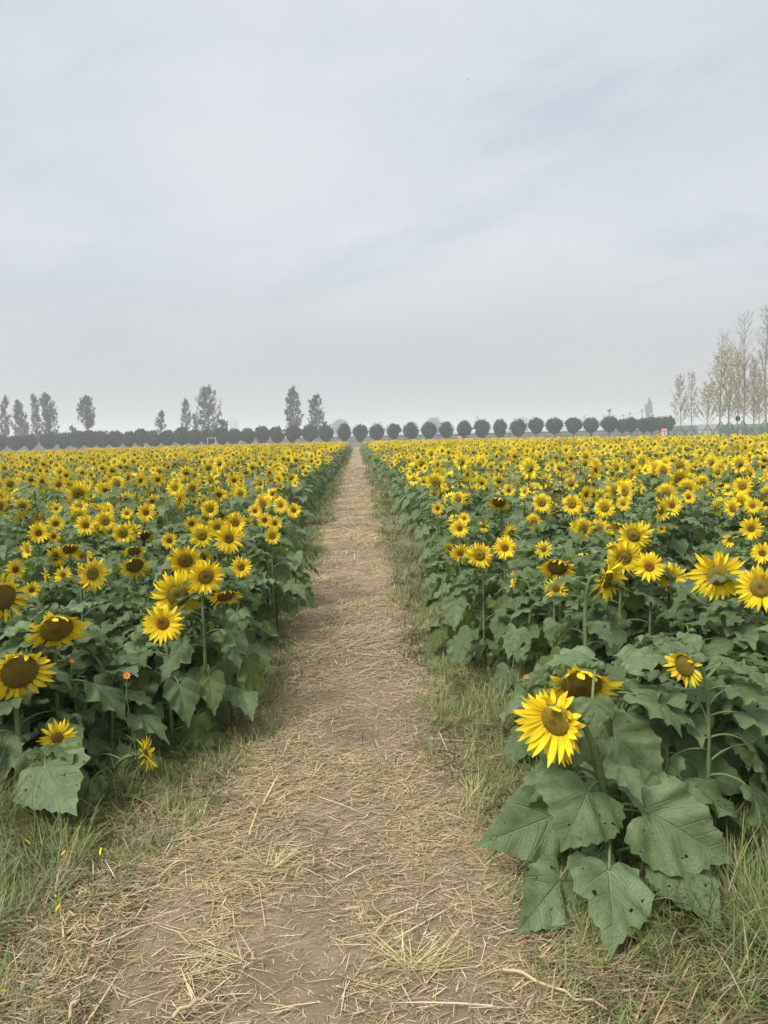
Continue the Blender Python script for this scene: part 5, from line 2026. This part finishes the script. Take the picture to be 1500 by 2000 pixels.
def person(px, head_y, H, Y_, rz, lab, shirt, trousers, arm_up):
    P = at_y(px, head_y, Y_)[0]
    r = empty('person', (P[0], Y_, 0), lab, 'person', None, rz)
    k = H / 1.66
    V = [(0, 0, .92), (0, 0, 1.08), (0, .01, 1.30), (0, 0, 1.42), (0, -.01, 1.50), (0, -.02, 1.58), (0, -.015, 1.64)]
    E = [(0, 1), (1, 2), (2, 3), (3, 4), (4, 5), (5, 6)]
    Rr = [(.15, .11), (.13, .10), (.15, .11), (.06, .055), (.075, .085), (.082, .095), (.06, .07)]
    V.append((0, -.115, 1.545)); E.append((5, 7)); Rr.append(.014)          # nose
    for s in (-1, 1):
        b = len(V)
        V += [(s * .17, 0, 1.36), (s * .24, .02, 1.10), (s * .22, -.16, .98) if not arm_up else (s * .20, -.24, 1.22), (s * .21, -.22, .95) if not arm_up else (s * .16, -.32, 1.30)]
        E += [(2, b), (b, b + 1), (b + 1, b + 2), (b + 2, b + 3)]
        Rr += [.055, .042, .030, .034]
        h = np.array(V[b + 3])
        for f_ in range(5):
            c = len(V)
            o_ = np.array([(f_ - 2) * .018, -.03, -.02 if not arm_up else .03])
            V += [tuple(h + o_), tuple(h + o_ * (1, 2.0 + (f_ % 3) * .2, 2.4))]
            E += [(b + 3, c), (c, c + 1)]
            Rr += [.010, .008]
        b = len(V)
        V += [(s * .09, 0, .82), (s * .10, -.01, .48), (s * .10, .02, .10), (s * .10, -.13, .04)]
        E += [(0, b), (b, b + 1), (b + 1, b + 2), (b + 2, b + 3)]
        Rr += [.085, .058, .042, .038]
    V = np.array(V) * k
    Rr = [tuple(np.array(q) * k) if not np.isscalar(q) else q * k for q in Rr]
    skinned('body', V, E, Rr, SKIN, r)
    cl = [0, 1, 2, 3]
    Vs = [V[0] + (0, 0, -.06 * k), V[1], V[2], V[3]]
    Es, Rs = [(0, 1), (1, 2), (2, 3)], [(.18 * k, .135 * k), (.155 * k, .125 * k), (.175 * k, .135 * k), .075 * k]
    Vs = list(Vs)
    for s, b0 in ((-1, 8), (1, 8 + 18)):
        b = len(Vs)
        Vs += [V[b0], V[b0 + 1]]
        Es += [(2, b), (b, b + 1)]
        Rs += [.075 * k, .060 * k]
    skinned('shirt', Vs, Es, Rs, shirt, r)
    Vt, Et, Rt_ = [V[0]], [], [(.165 * k, .13 * k)]
    for s, b0 in ((-1, 8 + 14), (1, 8 + 18 + 14)):
        b = len(Vt)
        Vt += [V[b0], V[b0 + 1], V[b0 + 2]]
        Et += [(0, b), (b, b + 1), (b + 1, b + 2)]
        Rt_ += [.10 * k, .072 * k, .055 * k]
    skinned('trousers', Vt, Et, Rt_, trousers, r)
    skinned('hair', [np.array(q) * k for q in [(0, .02, 1.66), (0, .05, 1.60), (0, .065, 1.50), (0, .06, 1.40)]], [(0, 1), (1, 2), (2, 3)], [(.088 * k, .085 * k), (.098 * k, .075 * k), (.08 * k, .05 * k), .04 * k], HAIR, r)
    return r


person(897.5, 857, 1.62, 84, 2.2, 'person with dark hair in a pink top standing among the far sunflowers', plain('pink_cloth', (0.52, 0.27, 0.30), 0.85, 0.2, 9), plain('navy_cloth', (0.05, 0.05, 0.09), 0.85, 0.2, 9), True)
person(929.5, 862, 1.28, 80, 0.4, 'smaller person in dark clothes half hidden in the far sunflowers', plain('black_cloth', (0.03, 0.03, 0.035), 0.85, 0.2, 9), plain('black_trousers', (0.03, 0.03, 0.03), 0.85, 0.2, 9), False)

# ------------------------------------------------------------------ birds
BIRD = plain('bird', (0.05, 0.05, 0.05), 0.7, 0.2, 9)
for i, (px, py, Y_, lab) in enumerate([(712, 763, 90, 'tiny dark bird low in the sky over the path end'), (914, 155, 60, 'tiny dark bird high in the sky'), (250, 542, 70, 'tiny dark bird in the middle left of the sky')]):
    P = at_y(px, py, Y_)[0]
    b = tube(np.array([(0, -.10, 0), (0, -.06, .005), (0, .02, 0), (0, .10, -.005), (0, .16, -.005)]), [.008, .028, .035, .018, .004], 7)
    wg = []
    for s in (-1, 1):
        wg.append(MD([(s * .02, -.04, .01), (s * .02, .05, .01), (s * .12, .03, .05), (s * .12, -.05, .055), (s * .24, .04, .02), (s * .23, .0, .022)],
                     [(0, 1, 2, 3), (3, 2, 4, 5)] if s > 0 else [(3, 2, 1, 0), (5, 4, 2, 3)]))
    o = obj('bird', to_mesh('bird', join([b] + wg), BIRD), None, P)
    o.rotation_euler = (0, 0, 1.2 + i)
    o.scale = (0.55, 0.55, 0.55)
    tag(o, lab, 'bird', 'birds in the sky')

# ------------------------------------------------------------------ haze
hm = bpy.data.materials.new('haze')
hm.use_nodes = True
hn = hm.node_tree.nodes
hn.clear()
ho = hn.new('ShaderNodeOutputMaterial')
pv = hn.new('ShaderNodeVolumePrincipled')
pv.inputs['Color'].default_value = (0.95, 0.97, 1.0, 1)
pv.inputs['Density'].default_value = 0.00095
pv.inputs['Anisotropy'].default_value = 0.2
hm.node_tree.links.new(pv.outputs[0], ho.inputs['Volume'])
hz_o = obj('haze', to_mesh('haze', box(-2450, 2450, -640, 2450, -1.1, 36), hm, False))
tag(hz_o, 'pale grey haze filling the air over the field', 'haze', kind='stuff')
